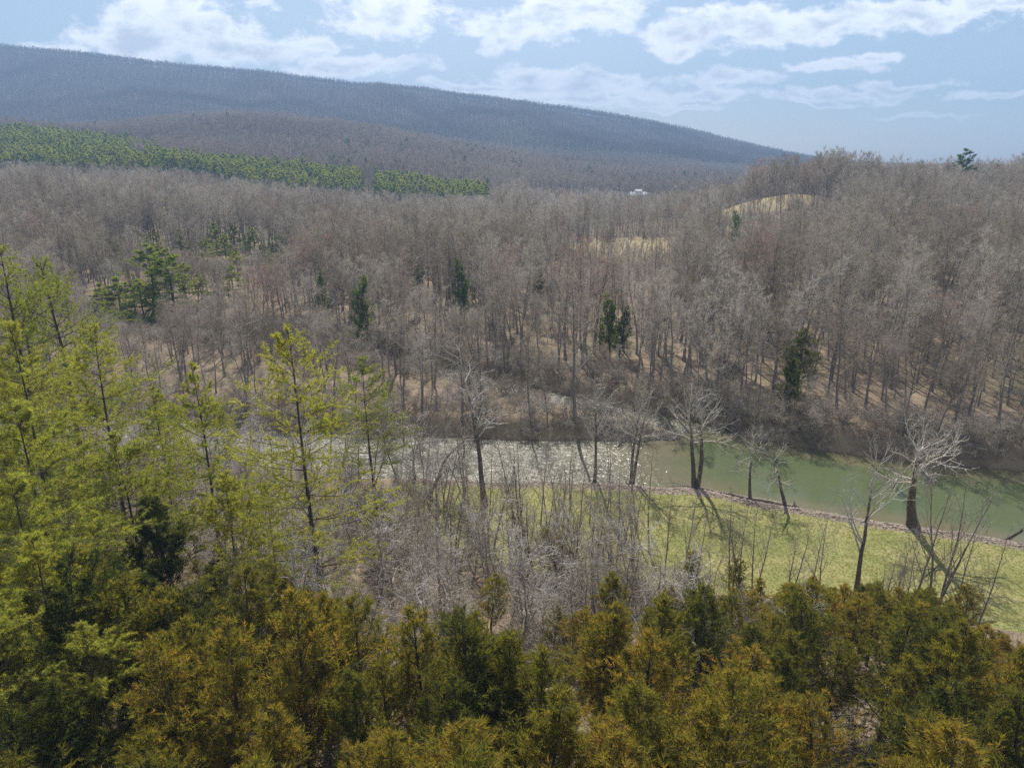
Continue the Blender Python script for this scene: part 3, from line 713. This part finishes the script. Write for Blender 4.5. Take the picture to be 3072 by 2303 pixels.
for i, (x, y, H) in enumerate(SAPS):
    parts, H0 = SAP[(i * 7 + i // 3) % 4]
    lab = 'slender bare sapling at the lawn edge among the cedars' if x > 20 else 'slender bare sapling in the grey thicket before the riffle'
    plant('bare_sapling', parts, TC, x, y, H, H0, rnd(0, 6.3), rnd(.1, .6), lab, 'sapling', 'slender saplings around the lawn', (rnd(-.06, .06), rnd(-.06, .06)))
SMALLS = [(-10.6, 45, 7.9), (-5.6, 50, 8.5), (-7.4, 40, 7.7), (-12.8, 42, 5.6), (2.9, 52, 8.9), (9.1, 56, 9.7), (12.9, 58, 9.8), (6.5, 60, 10.4), (15.8, 55, 7.6), (0.5, 47, 8.1), (-2.8, 56, 8.1), (-21.6, 52, 6.6), (-16.8, 47, 8.0),
          (-14.3, 58, 7.6), (-19.2, 63, 8.0), (-9.3, 60, 7.7), (17.6, 52, 6.4), (6.8, 48, 8.2), (-39.1, 50, 7.9), (-26.5, 55, 6.2), (-4.9, 40, 7.3), (-2.2, 64, 9.8)]
X, Y, rg = jitter(-17, 21, 40, 68, 3.3, 70)
for x, y in zip(X, Y):
    if rg.random() < .5 and x < 24 - .3 * (y - 40): SMALLS.append((x, y, rg.uniform(6.5, 10.5)))
n_slope = len(SMALLS)
X, Y, rg = jitter(-62, -10, 58, 98, 3.7, 71)
for x, y in zip(X, Y):
    if -wet(x, y) > 1.5 and y < bank_near(x) and abs(x / y) < .86 and rg.random() < .8: SMALLS.append((x, y, rg.uniform(5.5, 8.5) if y < 84 else rg.uniform(7.5, 12.5)))
for i, (x, y, H) in enumerate(SMALLS):
    parts, H0 = SMALL[i % 4]
    lab = ('tall ' if H > 8.5 else ('low ' if H < 7 else '')) + ('pale grey bare thicket tree with spreading twigs on the cedar slope' if i < n_slope else 'grey bare thicket tree between the tall pines and the river')
    plant('thicket_tree', parts, TC, float(x), float(y), H, H0, rnd(0, 6.3), rnd(.0, .6) if R.random() < .5 else rnd(.8, .87), lab, 'tree', 'pale grey thicket trees')

# ---------------------------------------------------------------- pines
def pine(name, kind, i, x, y, H, tone, label, group=None, wide=1.0, tilt=(0, 0)):
    if 120 < y < 395: EVERGREENS.append((x, y, H))
    parts, H0 = kind[i % len(kind)]
    return plant(name, parts, TC, x, y, H, H0, rnd(0, 6.3), tone, label, 'pine', group, tilt, wide)
pine('pine_tree', PINE, 0, -36.4, 57, 21.8, .80, 'tall yellow-green pine with bare lower trunk above the thicket slope')
pine('pine_tree', PINE, 1, -25.3, 52, 20.3, .74, 'narrow-topped green pine rising from the dark cedars')
pine('pine_tree', PINE, 2, -16.3, 50, 24.9, .85, 'tallest yellowish pine with a twin dark stem beside the grey thicket')
pine('pine_tree', PINE, 3, -18.9, 85, 20.1, .60, 'fresh green pine standing at the riverbank next to the riffle', wide=1.1)
pine('old_pine', OLD, 0, -50.5, 74, 28.9, .55, 'old thick-trunked pine with wide level limbs')
pine('old_pine', OLD, 1, -49.4, 66, 28.6, .62, 'old pine with a long bare trunk and high crown')
pine('old_pine', OLD, 0, -62, 84, 26, .55, 'old pine half hidden beyond the other two old pines')
for i, (x, y, H) in enumerate([(-35.6, 64, 16.5), (-20.7, 52, 10.6), (-36.7, 48, 21.9), (-45, 60, 18), (-41, 75, 15)]):
    pine('pine_tree', PINE, i + 1, x, y, H, rnd(.58, .8), 'slim yellow-green pine filling in between the tall pines', 'slim pines among the tall pines')
for i, (x, y, H) in enumerate([(-32.3, 42, 17.4), (-24.9, 31, 11.7), (-20.6, 28, 8.8), (-29.1, 36, 14.0), (-21.8, 47, 12.6), (-31.1, 50, 13.8), (-24.7, 27, 11.1), (-40, 52, 13)]):
    pine('young_pine', YOUNG, i, x, y, H, rnd(.62, .88), 'bushy young pine with bright yellow-green needles among the cedars', 'young pines on the cedar slope', 1.1)
for i, (x, y, H) in enumerate([(-97.7, 195, 19.6), (-106.4, 200, 19.9), (-111.5, 190, 17.6), (-94.0, 205, 11), (-101.1, 185, 17.7), (-122, 200, 14), (-88, 214, 12)]):
    pine('pine_tree', MIDPINE, i, x, y, H, rnd(.48, .62), 'broad pine in the clump across the river', 'pine clump across the river', 1.9 if i < 3 else 1.5)
for i, (x, y, H) in enumerate([(-191.5, 390, 13), (-128.1, 300, 12.9), (-107.8, 290, 13.6), (-99.1, 295, 12.1), (-136.3, 285, 11.9), (-114.5, 275, 12.2), (-119.7, 270, 11.4), (-148.6, 290, 10.0), (-124.2, 310, 11.9), (-142, 268, 11), (-105, 262, 10), (-132, 258, 11), (-151, 262, 12), (-95, 270, 9)]):
    pine('pine_tree', MIDPINE, i + 1, x, y, H, rnd(.5, .68), 'small green pine scattered through the bare hillside woods', 'small pines in the hillside woods', 1.65)
pine('ridge_pine', MIDPINE, 0, 251.3, 400, 33, .14, 'tall dark pine standing above the hilltop treeline', None, 1.35)
for i, (x, y, H) in enumerate([(-37.5, 165, 19.3), (-13.5, 190, 17.3), (22.3, 150, 15.6), (24.8, 152, 12.1), (-53.6, 190, 13.9), (8.3, 210, 14.6), (97.3, 300, 19), (-32, 230, 12)]):
    parts, H0 = HEM[i % 2]; EVERGREENS.append((x, y, H))
    plant('hemlock_tree', parts, TC, x, y, H, H0, rnd(0, 6.3), rnd(.22, .36), 'dull green hemlock among the bare trees beyond the river', 'hemlock', 'hemlocks beyond the river')
for i, (x, y, H, lab) in enumerate([(54.6, 124, 12.4, 'taller dark green cedar on the wooded bank over the pool'), (49.4, 114.5, 9.6, 'lower dark green cedar leaning at the water by the pool')]):
    parts, H0 = CEDAR[i]; EVERGREENS.append((x, y, H))
    plant('cedar_tree', parts, TC, x, y, H, H0, rnd(0, 6.3), .12, lab, 'cedar', None, (0, 0), 1.15)

# ---------------------------------------------------------------- cedars on the near slope
_SB = ([-.818, -.596, -.3, -.08, .187, .307, .389, .506, .624, .746, .84, .95], [.60, .60, .70, .73, .72, .69, .683, .676, .676, .702, .767, .83])
CED = [(-14.0, 62, 8.3), (4.8, 63, 6.3), (-1.8, 49, 5.4), (-5.8, 34, 5.8), (5.8, 33, 9.4), (-0.9, 37, 5.7), (3.3, 39, 3.6), (23.4, 56, 4.0), (23.1, 48, 5.1), (29.2, 57, 3.9), (30.6, 50, 4.8), (35.0, 52, 4.8), (37.4, 53, 5.0), (37.9, 50, 4.5), (41.0, 52, 5.7),
       (-27.0, 47, 9.9), (-18.3, 36, 5.2), (-14.8, 36, 5.7), (-12.2, 34, 6.6), (-19.7, 29, 3.9), (17.6, 58, 6.1), (26.1, 44, 7.6), (15.8, 38, 5.2), (29.9, 36, 5.0), (8.2, 47, 7.0), (11.2, 44, 7.0), (-3.8, 38, 6.0), (-25.0, 37, 7.0), (-29.4, 40, 6.3), (-22.8, 42, 3.5), (22.6, 60.5, 4.2)]
X, Y, rg = jitter(-46, 52, 14, 60, 3.2, 72)
for x, y in zip(X, Y):
    if abs(x) > .92 * y + 4 or y > foot(x) - 1.0: continue
    gap = smooth(np.hypot((x + 6) / 11, (y - 46) / 12), 1.05, .6)
    dens = .80 * (1 - .9 * gap) * (.35 if y > 50 and x < 16 else 1) * (.38 if -11 < x < 10 and y > 35 else 1) * (.6 if x < -18 else 1)
    if rg.random() > dens or min((x - c[0]) ** 2 + (y - c[1]) ** 2 for c in CED) < 3.2: continue
    hmax = 45 - np.interp(x / y, *_SB) * y - float(ground(x, y))
    H = min(rg.uniform(5.5, 9.5) * (1.22 if y < 38 else 1.0), hmax)
    if H > 2.2: CED.append((x, y, H))
for i, (x, y, H) in enumerate(CED):
    parts, H0 = CEDAR[int(R.integers(5))]
    k = R.random()
    green = .16 + .2 * smooth(fbm(np.array(x / 9.), np.array(y / 9.), 88), .02, -.12)
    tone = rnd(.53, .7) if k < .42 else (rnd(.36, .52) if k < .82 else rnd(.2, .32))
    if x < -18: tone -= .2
    edge = y > foot(x) - 9 and x > 14
    look = 'rusty bronze' if tone > .52 else ('olive' if tone > .32 else 'dark green')
    lab = ('tall ' if H > 7.5 else ('small ' if H < 4.6 else '')) + look + (' cedar at the brink of the lawn' if edge else (' cedar under the tall pines' if x < -18 else (' cedar beside the grey thicket' if x < 2 else ' cedar in the dense slope thicket below the lawn')))
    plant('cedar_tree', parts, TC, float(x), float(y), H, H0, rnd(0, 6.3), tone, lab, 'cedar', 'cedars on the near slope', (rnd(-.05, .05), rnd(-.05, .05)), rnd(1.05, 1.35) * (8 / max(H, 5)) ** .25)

# ---------------------------------------------------------------- the bare woods beyond the river
def woods_ok(x, y): return (wet(x, y) < -2.2) & (y > mid_y(x)) & (meadow_w(x, y) < .3)
def plantation(x, y):
    az = x / y
    a = (az > -.9) & (az < -.505 + .02 * np.sin(y / 30)) & (y > 615) & (y < 890)
    b = (az > -.51) & (az < -.21) & (y > 628 + 10 * np.sin(x / 25)) & (y < 745)
    c = (az > -.192) & (az < -.035) & (y > 628 + 10 * np.sin(x / 18)) & (y < 745 - 480 * np.clip(az + .15, 0, 1))
    return a | b | c
X, Y, rg = jitter(-560, 560, 104, 640, 5.2, 73)
keep = (np.abs(X / Y) < .90) & woods_ok(X, Y) & ~plantation(X, Y)
spit = (Y < 150) & (X < 34)
keep &= rg.random(len(X)) < np.where(spit, .55, .95) * (.72 + .9 * smooth(fbm(X / 26, Y / 26, 95), -.2, .12)).clip(0, 1)
X, Y = X[keep], Y[keep]
H = rg.normal(18.5, 4.2, len(X)).clip(8, 26) + 8 * fbm(X / 40, Y / 40, 90)
az = X / Y
short = ((az > .06) & (az < .24) & (Y > 165) & (Y < 312)); H = np.where(short, H * .52, H)
short = ((az > .30) & (az < .46) & (Y > 225) & (Y < 352)); H = np.where(short, H * .7, H)
short = ((az > .02) & (az < .33) & (Y > 400)); H = np.where(short, H * .66, H)
H = np.where((Y > 556) & (az < .0), H * .42, H)
H = np.where((Y > 370) & (Y <= 556) & (az < -.02), H * .76, H)
H = np.where((Y < 125) & (X > 30), H * .8, H)
H = np.where((az < -.12) & (Y < 205), H * (.72 + .2 * rg.random(len(X))), H)
row = (Y > 308) & (Y < 326) & (az > .08) & (az < .24); H = np.where(row, 17, H)
tone = np.clip(.40 + .8 * fbm(X / 45, Y / 45, 91) + rg.normal(0, .22, len(X)), 0, .76); tone[rg.random(len(X)) < .03] = .93
gone = np.zeros(len(X), bool); GZt = ground(X, Y) + H          # openings in the woods round the conifers
for cx_, cy2, ch in EVERGREENS:
    cg = float(ground(cx_, cy2)); s0 = (45 - cg - .2 * ch) / cy2
    hid = (np.abs(az - cx_ / cy2) < (.15 * ch + 2.0) / cy2) & (Y < cy2 + 3) & ((45 - GZt) / Y < s0)
    H = np.where(hid, np.minimum(H, np.maximum(45 - s0 * Y - (GZt - H), 5.0)), H); GZt = ground(X, Y) + H
app = H / np.hypot(Y, X) * (np.abs(az) < .70); order = np.argsort(-app)
ind = np.zeros(len(X), bool); ind[order[:290]] = True
for i in np.where(ind)[0]:
    x, y = float(X[i]), float(Y[i])
    where = 'on the low spit between the two river channels' if (y < 150 and x < 26) else ('on the wooded slope above the green pool' if x > 26 else 'in the woods beyond the upper river channel')
    parts, H0 = BARE[int(rg.integers(8))]
    plant('bare_tree', parts, TC, x, y, H[i], H0, float(rg.uniform(0, 6.3)), tone[i], ('tall ' if H[i] > 19 else ('low ' if H[i] < 13.5 else '')) + 'leafless ' + ('brown' if tone[i] < .22 else ('grey-brown' if tone[i] < .5 else ('pale grey' if tone[i] < .9 else 'reddish'))) + ' tree ' + where, 'tree', 'bare trees across the river', (float(rg.normal(0, .03)), float(rg.normal(0, .03))))
for (x, y, H_), lab in zip([(261.5, 395, 22), (225.9, 400, 22), (183.5, 440, 21), (126.7, 330, 22)],
                           ['round-crowned bare tree beside the tall dark hilltop pine', 'wide bare tree rising from the hilltop treeline', 'thin bare tree on the skyline near the mountain foot', 'large open bare tree before the straw-coloured hill field']):
    parts, H0 = BARE[{261.5: 2, 225.9: 5, 183.5: 0, 126.7: 5}[x]]
    plant('bare_tree', parts, TC, x, y, H_, H0, 1.0, .2, lab, 'tree', None, (0, 0), 1.5 if x > 200 else 1.1)
full = [join_meshes('bare_forest', p) for p, _ in BARE]
midm = [join_meshes('bare_forest', p) for p in MID]; farm = [join_meshes('far_forest', p) for p in FAR]
r_ = ~ind; x, y = X[r_], Y[r_]
near_ = y < 330
idx = np.where(near_, rg.integers(0, 8, len(x)), 8 + rg.integers(0, 5, len(x)))
stuff('bare_forest', 'leafless grey-brown woods filling the valley and hillsides', 'forest', np.stack([x, y, ground(x, y)], 1), rg.uniform(0, 6.3, len(x)), H[r_] / 18, idx, tone[r_], full + midm)
# far hills and the mountain
X, Y, rg = jitter(-1500, 1400, 640, 1640, 7.0, 74)
k = (np.abs(X / Y) < .92) & ~plantation(X, Y) & (meadow_w(X, Y) < .3); X, Y = X[k], Y[k]
X2, Y2, _ = jitter(-2500, 2300, 1640, 2600, 8.6, 75)
k = (np.abs(X2 / Y2) < .95); X2, Y2 = X2[k], Y2[k]
yy = np.arange(2300, 2700, 12.0); cx = np.arange(-2300, 1500, 5.0)
ZC = ground(*np.meshgrid(cx, yy)); cy_ = yy[np.argmax(ZC - .1 * np.abs(yy[:, None] - 2480), 0)]
X3 = np.concatenate([cx, cx + 2.3]); Y3 = np.concatenate([cy_, cy_ + 9]) + rg.normal(0, 8, 2 * len(cx))
x, y = np.concatenate([X, X2, X3]), np.concatenate([Y, Y2, Y3])
sc = np.concatenate([rg.normal(1, .14, len(X)), rg.normal(1.1, .15, len(X2)), rg.normal(.95, .2, len(X3))]).clip(.5, 1.5)
az = x / y; sc = np.where((az > .02) & (az < .33) & (y < 730), sc * .55, sc)
tn = np.clip(np.where(y < 1620, .62, .12) + .7 * fbm(x / 150, y / 150, 92) + rg.normal(0, .14, len(x)), 0, .9)  # mountain trees toned darker than the hills: slope shade painted in
stuff('far_forest', 'leafless woods on the far hills and the mountain', 'forest', np.stack([x, y, ground(x, y)], 1), rg.uniform(0, 6.3, len(x)), sc, rg.integers(0, 4, len(x)), tn, farm)
# pine plantation
X, Y, rg = jitter(-820, 0, 600, 900, 6.0, 76)
k = plantation(X, Y) & (np.abs(X / Y) < .80) & (rg.random(len(X)) < .94); X, Y = X[k], Y[k]
H = rg.normal(13, 2.0, len(X)).clip(7, 18); tone = np.clip(.55 + rg.normal(0, .13, len(X)) + .3 * fbm(X / 50, Y / 50, 93), .02, .7)
C = []
for cx_, cy2, n, sx, sy_ in [(-95, 1110, 34, 60, 40), (-35, 1130, 16, 40, 30), (-560, 1130, 14, 60, 30), (255, 1000, 26, 55, 25), (60, 950, 8, 60, 60), (150, 1020, 10, 60, 60), (-180, 800, 14, 40, 20), (10, 900, 6, 50, 50), (320, 800, 8, 60, 60), (-330, 1000, 5, 150, 80)]:
    for _ in range(n): C.append((cx_ + rg.normal(0, sx), cy2 + rg.normal(0, sy_), rg.uniform(14, 21), rg.uniform(.02, .22)))
C = np.array(C)
PX, PY, PH, PT = np.concatenate([X, C[:, 0]]), np.concatenate([Y, C[:, 1]]), np.concatenate([H, C[:, 2]]), np.concatenate([tone, C[:, 3]])
app = PH / PY * (np.abs(PX / PY) < .70); ind = np.zeros(len(PX), bool); ind[np.argsort(-app)[:215]] = True
for i in np.where(ind)[0]:
    planted = i < len(X)
    single('pine_tree', FARPINE[int(rg.integers(4))], float(PX[i]), float(PY[i]), PH[i], 10, float(rg.uniform(0, 6.3)), PT[i],
           'small green pine at the front edge of the pine plantation' if planted else 'dark green pine scattered in the far bare woods', 'pine', 'pines of the plantation' if planted else 'dark pines in the far woods')
r_ = ~ind
stuff('pine_plantation', 'dense green planted pines across the far hillside', 'forest', np.stack([PX, PY, ground(PX, PY)], 1)[r_], rg.uniform(0, 6.3, r_.sum()), PH[r_] / 10, rg.integers(0, 4, r_.sum()), PT[r_], FARPINE)

# ---------------------------------------------------------------- brush
B = []
X, Y, rg = jitter(-110, 130, 84, 190, 1.9, 77)
wt = wet(X, Y); far_side = Y > mid_y(X)
k = far_side & (wt < -.4) & (rg.random(len(X)) < np.where(wt > -9, .7, .16)) & (np.abs(X / Y) < .86)
k &= ~((wt > -14) & (X < 30) & (Y < 140) & (rg.random(len(X)) < .45))
B.append(np.stack([X[k], Y[k], rg.uniform(1.6, 3.9, k.sum()) * np.where(wt[k] > -9, 1, .8), np.clip(rg.normal(.45, .2, k.sum()), 0, .85)], 1)); nb = k.sum()
X, Y, rg = jitter(-70, 30, 30, 98, 2.1, 78)
wt = wet(X, Y)
k = (Y < bank_near(X)) & (wt < -1.5) & (np.abs(X / Y) < .9) & (rg.random(len(X)) < np.where(X < -8, .55, .3)) & (X < 26 - .35 * (Y - 30)) & ((X < -12) | (Y < 71))
B.append(np.stack([X[k], Y[k], rg.uniform(1.3, 3.0, k.sum()), np.clip(rg.normal(.45, .2, k.sum()), .1, .86)], 1))
X, Y, rg = jitter(20, 60, 30, 60, 2.4, 79)
k = (Y < foot(X) - 1) & (np.abs(X / Y) < .9) & (rg.random(len(X)) < .3)
B.append(np.stack([X[k], Y[k], rg.uniform(1.0, 2.0, k.sum()), np.clip(rg.normal(.6, .2, k.sum()), .2, 1)], 1))
B = np.concatenate(B)
app = B[:, 2] / np.hypot(B[:, 0], B[:, 1]) * (np.abs(B[:, 0] / B[:, 1]) < .74) * np.where(B[:, 1] < 34, .3, 1)
ind = np.zeros(len(B), bool); ind[np.argsort(-app)[:260]] = True
for i in np.where(ind)[0]:
    x, y, H_, t_ = map(float, B[i])
    parts, H0 = SHRUB[int(rg.integers(3))]
    lab = ('tall ' if H_ > 2.6 else ('low ' if H_ < 1.8 else '')) + 'leafless brown shrub on the far riverbank' if i < nb else ('tall ' if H_ > 2.5 else ('low ' if H_ < 1.8 else '')) + ('pale' if t_ > .5 else 'brown') + ' leafless shrub under ' + ('the tall pines' if x < -18 else ('the grey thicket trees' if x < 14 else 'the slope cedars'))
    plant('bare_shrub', parts, ST, x, y, H_, H0, float(rg.uniform(0, 6.3)), t_, lab, 'shrub', 'leafless shrubs')
r_ = ~ind
stuff('brush', 'tangled leafless brush along the riverbanks and under the trees', 'brush', np.stack([B[r_, 0], B[r_, 1], ground(B[r_, 0], B[r_, 1])], 1), rg.uniform(0, 6.3, r_.sum()), B[r_, 2] / 2.8,
      rg.integers(0, 3, r_.sum()), B[r_, 3], [join_meshes('brush', p) for p, _ in SHRUB])
# ---------------------------------------------------------------- stones, driftwood, farm
def stone_mesh(seed):
    rng = np.random.default_rng(seed)
    t = (1 + 5 ** .5) / 2
    V = unit(np.array([(-1, t, 0), (1, t, 0), (-1, -t, 0), (1, -t, 0), (0, -1, t), (0, 1, t), (0, -1, -t), (0, 1, -t), (t, 0, -1), (t, 0, 1), (-t, 0, -1), (-t, 0, 1)], float))
    V = V * rng.uniform(.7, 1.2, (12, 1)) * np.array([1, .75, .5])
    F = [(0, 11, 5), (0, 5, 1), (0, 1, 7), (0, 7, 10), (0, 10, 11), (1, 5, 9), (5, 11, 4), (11, 10, 2), (10, 7, 6), (7, 1, 8), (3, 9, 4), (3, 4, 2), (3, 2, 6), (3, 6, 8), (3, 8, 9), (4, 9, 5), (2, 4, 11), (6, 2, 10), (8, 6, 7), (9, 8, 1)]
    return make_mesh('stone', V, [np.array(F)], [M['stone']], {'tint': np.full(12, .5)}, None, False)
STONES = [stone_mesh(i) for i in range(4)]
rg = np.random.default_rng(80)
x = rg.uniform(-14, 72, 26000); off = rg.normal(1.7, 1.1, len(x)); y = bank_near(x) - off
k = (off > -.4) & (off < 4.2) & (rg.random(len(x)) < .55 + .45 * smooth(x, 15, 30)); x, y = x[k], y[k]
x2 = rg.uniform(14, 32, 3500); y2 = bank_far(x2) + np.abs(rg.normal(.2, 1.3, len(x2))); x, y = np.concatenate([x, x2]), np.concatenate([y, y2])
sz = rg.gamma(2.2, .042, len(x)).clip(.05, .38)
stuff('shore_stones', 'brown and grey stones strewn along the waterline of the lawn', 'stones', np.stack([x, y, ground(x, y) + sz * .15], 1), rg.uniform(0, 6.3, len(x)), sz, rg.integers(0, 4, len(x)), rg.random(len(x)), STONES)

def tuft_mesh(seed):
    rng = np.random.default_rng(seed); n = 12
    p = np.stack([rng.normal(0, .06, n), rng.normal(0, .06, n), np.full(n, -.01)], 1)
    d = unit(np.stack([rng.normal(0, .5, n), rng.normal(0, .5, n), np.ones(n)], 1))
    g = Geo(); g.tris(slivers(rng, p, d, rng.uniform(.04, .10, n), np.full(n, .012)), rng.random(n)); return g.mesh('grass', M['grass'])
x = rg.uniform(-16, 72, 190000); y = rg.uniform(44, 92, len(x)); lw = lawn_w(x, y)
k = (lw > .5) & (rg.random(len(x)) < .75) & (x / y < .95); x, y = x[k], y[k]
stuff('grass', 'short tufty grass on the riverside lawn', 'grass', np.stack([x, y, ground(x, y)], 1), rg.uniform(0, 6.3, len(x)), rg.uniform(.6, 1.5, len(x)), rg.integers(0, 3, len(x)),
      np.clip(.42 + 1.1 * fbm(x / 5, y / 5, 98) + rg.normal(0, .15, len(x)), 0, 1), [tuft_mesh(i) for i in range(3)])
def limb(P, R_, sides=8, m='drift', name='log'):
    g = Geo(); P = np.array(P, float)[None]; R_ = np.array(R_, float)[None]
    n = 24; t = np.linspace(0, 1, n)[None]
    rgl = np.random.default_rng(int(abs(P.sum() * 100)) % 9999)
    PP, _ = along(P, t); RR = np.interp(t[0], np.linspace(0, 1, R_.shape[1]), R_[0])[None] * rgl.uniform(.9, 1.1, (1, n))
    PP = PP + rgl.normal(0, .02, PP.shape)
    g.tubes(PP, RR, sides, np.full(1, .5))
    # closed ends
    for e in (0, n - 1):
        ring = g.v[0][e * sides:(e + 1) * sides]; c = ring.mean(0)
        nxt = np.roll(ring, -1, 0)
        g.tris(np.stack([np.broadcast_to(c, ring.shape), ring, nxt], 1), np.full(sides, .5))
    return g.mesh(name, M[m])
def thing(name, loc, label, cat, group=None, rz=0):
    e = bpy.data.objects.new(name, None); COL.objects.link(e); e.location = loc; e.rotation_euler = (0, 0, rz); return tag(e, label, cat, group)
def part(name, me, parent, loc=(0, 0, 0)):
    o = bpy.data.objects.new(name, me); COL.objects.link(o); o.parent = parent; o.location = loc; o['tone'] = .5; return o
bn = lambda v: float(bank_near(np.array(float(v))))
lg = thing('fallen_log', (38.6, bn(38.6) + .6, .1), 'long fallen grey log lying in the shallows with its root stump at one end', 'log')
part('trunk', limb([(0, 0, .25)] + [(-d_, bn(38.6 - d_) + 1.4 - bn(38.6) - .6, .22 - .012 * d_) for d_ in (2.5, 5.5, 9.0)], [.30, .26, .22, .14]), lg)
part('root_stump', limb([(.1, -.1, .05), (.25, -.05, .5), (.15, .1, 1.05)], [.24, .2, .06], 7), lg)
part('root', limb([(-.2, .1, .15), (.5, .2, .3), (1.0, .0, .12)], [.2, .15, .05], 6), lg)
dw = thing('driftwood', (28.0, bn(28.0) + .9, .1), 'broken grey driftwood trunk with splayed branches at the twin sycamore', 'driftwood')
part('trunk', limb([(1.9, -1.0, .12), (0, .1, .25), (-2.4, 1.0, .25)], [.2, .2, .12]), dw)
for P_ in ([(-2.0, .8, .25), (-3.6, 1.7, .4), (-5.4, 2.0, .2)], [(-2.2, .9, .25), (-3.8, 1.0, .35), (-5.8, .9, .1)], [(-1.6, .7, .25), (-2.8, 1.9, .5), (-4.2, 2.6, .3)], [(-2.4, 1.0, .3), (-4.4, 1.5, .6), (-6.3, 1.6, .3)], [(-3.0, 1.1, .25), (-4.2, .5, .3), (-5.0, .2, .05)]):
    part('branch', limb(P_, [.07, .05, .02], 5), dw)
st_ = thing('driftwood_stick', (30.6, bn(30.6) + .8, .12), 'short dark stick propped across the driftwood trunk', 'stick')
part('stem', limb([(-1.1, -.3, .05), (0, .1, .3), (1.3, .5, .55)], [.09, .08, .05], 6), st_)
fl = thing('fallen_log', (-9, 127, float(ground(-9, 127)) + .15), 'fallen brown log lying among trees on the low spit', 'log', None, .9)
part('trunk', limb([(-4, 0, .2), (0, .3, .3), (5, -.2, .2)], [.2, .17, .1]), fl)

def box(x0, x1, y0, y1, z0, z1, m, name):
    V = np.array([(x, y, z) for z in (z0, z1) for y in (y0, y1) for x in (x0, x1)], float)
    F = np.array([(0, 2, 3, 1), (4, 5, 7, 6), (0, 1, 5, 4), (2, 6, 7, 3), (0, 4, 6, 2), (1, 3, 7, 5)])
    return make_mesh(name, V, [F], [M[m]], None, None, False)
def gable(L, Wd, ze, zr, over, m, name, thick=.15):
    hx, hy = L / 2 + over, Wd / 2 + over; drop = (zr - ze) * over / (Wd / 2)
    prof = [(-hy, ze - drop), (0, zr), (hy, ze - drop), (hy, ze - drop + thick), (0, zr + thick), (-hy, ze - drop + thick)]
    V = np.array([(sx * hx, a, b) for sx in (-1, 1) for a, b in prof], float)
    F4 = np.array([(0, 1, 7, 6), (1, 2, 8, 7), (2, 3, 9, 8), (3, 4, 10, 9), (4, 5, 11, 10), (5, 0, 6, 11), (0, 5, 4, 1), (1, 4, 3, 2), (6, 7, 10, 11), (7, 8, 9, 10)])
    return make_mesh(name, V, [F4], [M[m]], None, None, False)
def gabled_wall(L, Wd, ze, zr, m, name):
    hx, hy = L / 2, Wd / 2
    V = np.array([(sx * hx, a, b) for sx in (-1, 1) for a, b in [(-hy, -1), (hy, -1), (hy, ze), (0, zr - .05), (-hy, ze)]], float)
    F4 = np.array([(0, 5, 6, 1), (1, 6, 7, 2), (2, 7, 8, 3), (3, 8, 9, 4), (4, 9, 5, 0)]); F5 = np.array([(0, 1, 2, 3, 4), (9, 8, 7, 6, 5)])
    return make_mesh(name, V, [F4, F5], [M[m]], None, None, False)
hx_, hy_ = 131, 735
fh = thing('farmhouse', (hx_, hy_, float(ground(hx_, hy_)) + 1.2), 'white farmhouse with a bright tin roof beyond the valley woods', 'house', None, .12)
part('wall', gabled_wall(17, 9, 5.2, 8.2, 'paint', 'wall'), fh); part('roof', gable(17, 9, 5.2, 8.2, .5, 'tin', 'roof'), fh)
part('upper_storey', gabled_wall(6, 5, 9.4, 10.8, 'paint', 'upper_storey'), fh); part('upper_roof', gable(6, 5, 9.4, 10.8, .4, 'tin', 'upper_roof'), fh)
part('chimney', box(-6.4, -5.6, -.4, .4, 7, 10, 'brick', 'chimney'), fh)
for wx in (-6.5, -3.5, 3.5, 6.5):
    for wz in (.9, 3.3):
        part('window', box(wx - .5, wx + .5, -4.56, -4.48, wz, wz + 1.4, 'pane', 'window'), fh)
part('door', box(-.5, .5, -4.57, -4.48, 0, 2.1, 'door', 'door'), fh)
for (sx_, sy_, L_, W_, rz_, lab) in [(84, 655, 9, 6, .3, 'small grey shed with a pale tin roof in the valley trees'), (106, 670, 5, 4, -.2, 'tiny pale-roofed outbuilding between the shed and the farmhouse')]:
    s_ = thing('farm_shed', (sx_, sy_, float(ground(sx_, sy_)) + 2.5), lab, 'shed', None, rz_)
    part('wall', gabled_wall(L_, W_, 2.8, 4.4, 'shed', 'wall'), s_); part('roof', gable(L_, W_, 2.8, 4.4, .3, 'tin', 'roof'), s_)
    part('door', box(-.9, .9, -W_ / 2 - .06, -W_ / 2 + .02, 0, 2.2, 'door', 'door'), s_)

# ---------------------------------------------------------------- the air
def m_haze():
    m, t, out = mat('pale_haze')
    v = t.new('ShaderNodeVolumePrincipled', {'Color': (0.42, 0.65, 1.0, 1), 'Density': 0.00027, 'Anisotropy': 0.0})
    t.l.new(v.outputs[0], out.inputs['Volume'])
    m.cycles.homogeneous_volume = True
    return m
M['haze'] = m_haze()
hz = bpy.data.objects.new('haze', box(-4200, 4200, -320, 5300, -40, 620, 'haze', 'haze')); COL.objects.link(hz)
tag(hz, 'thin pale blue haze filling the valley air', None, None, 'stuff')
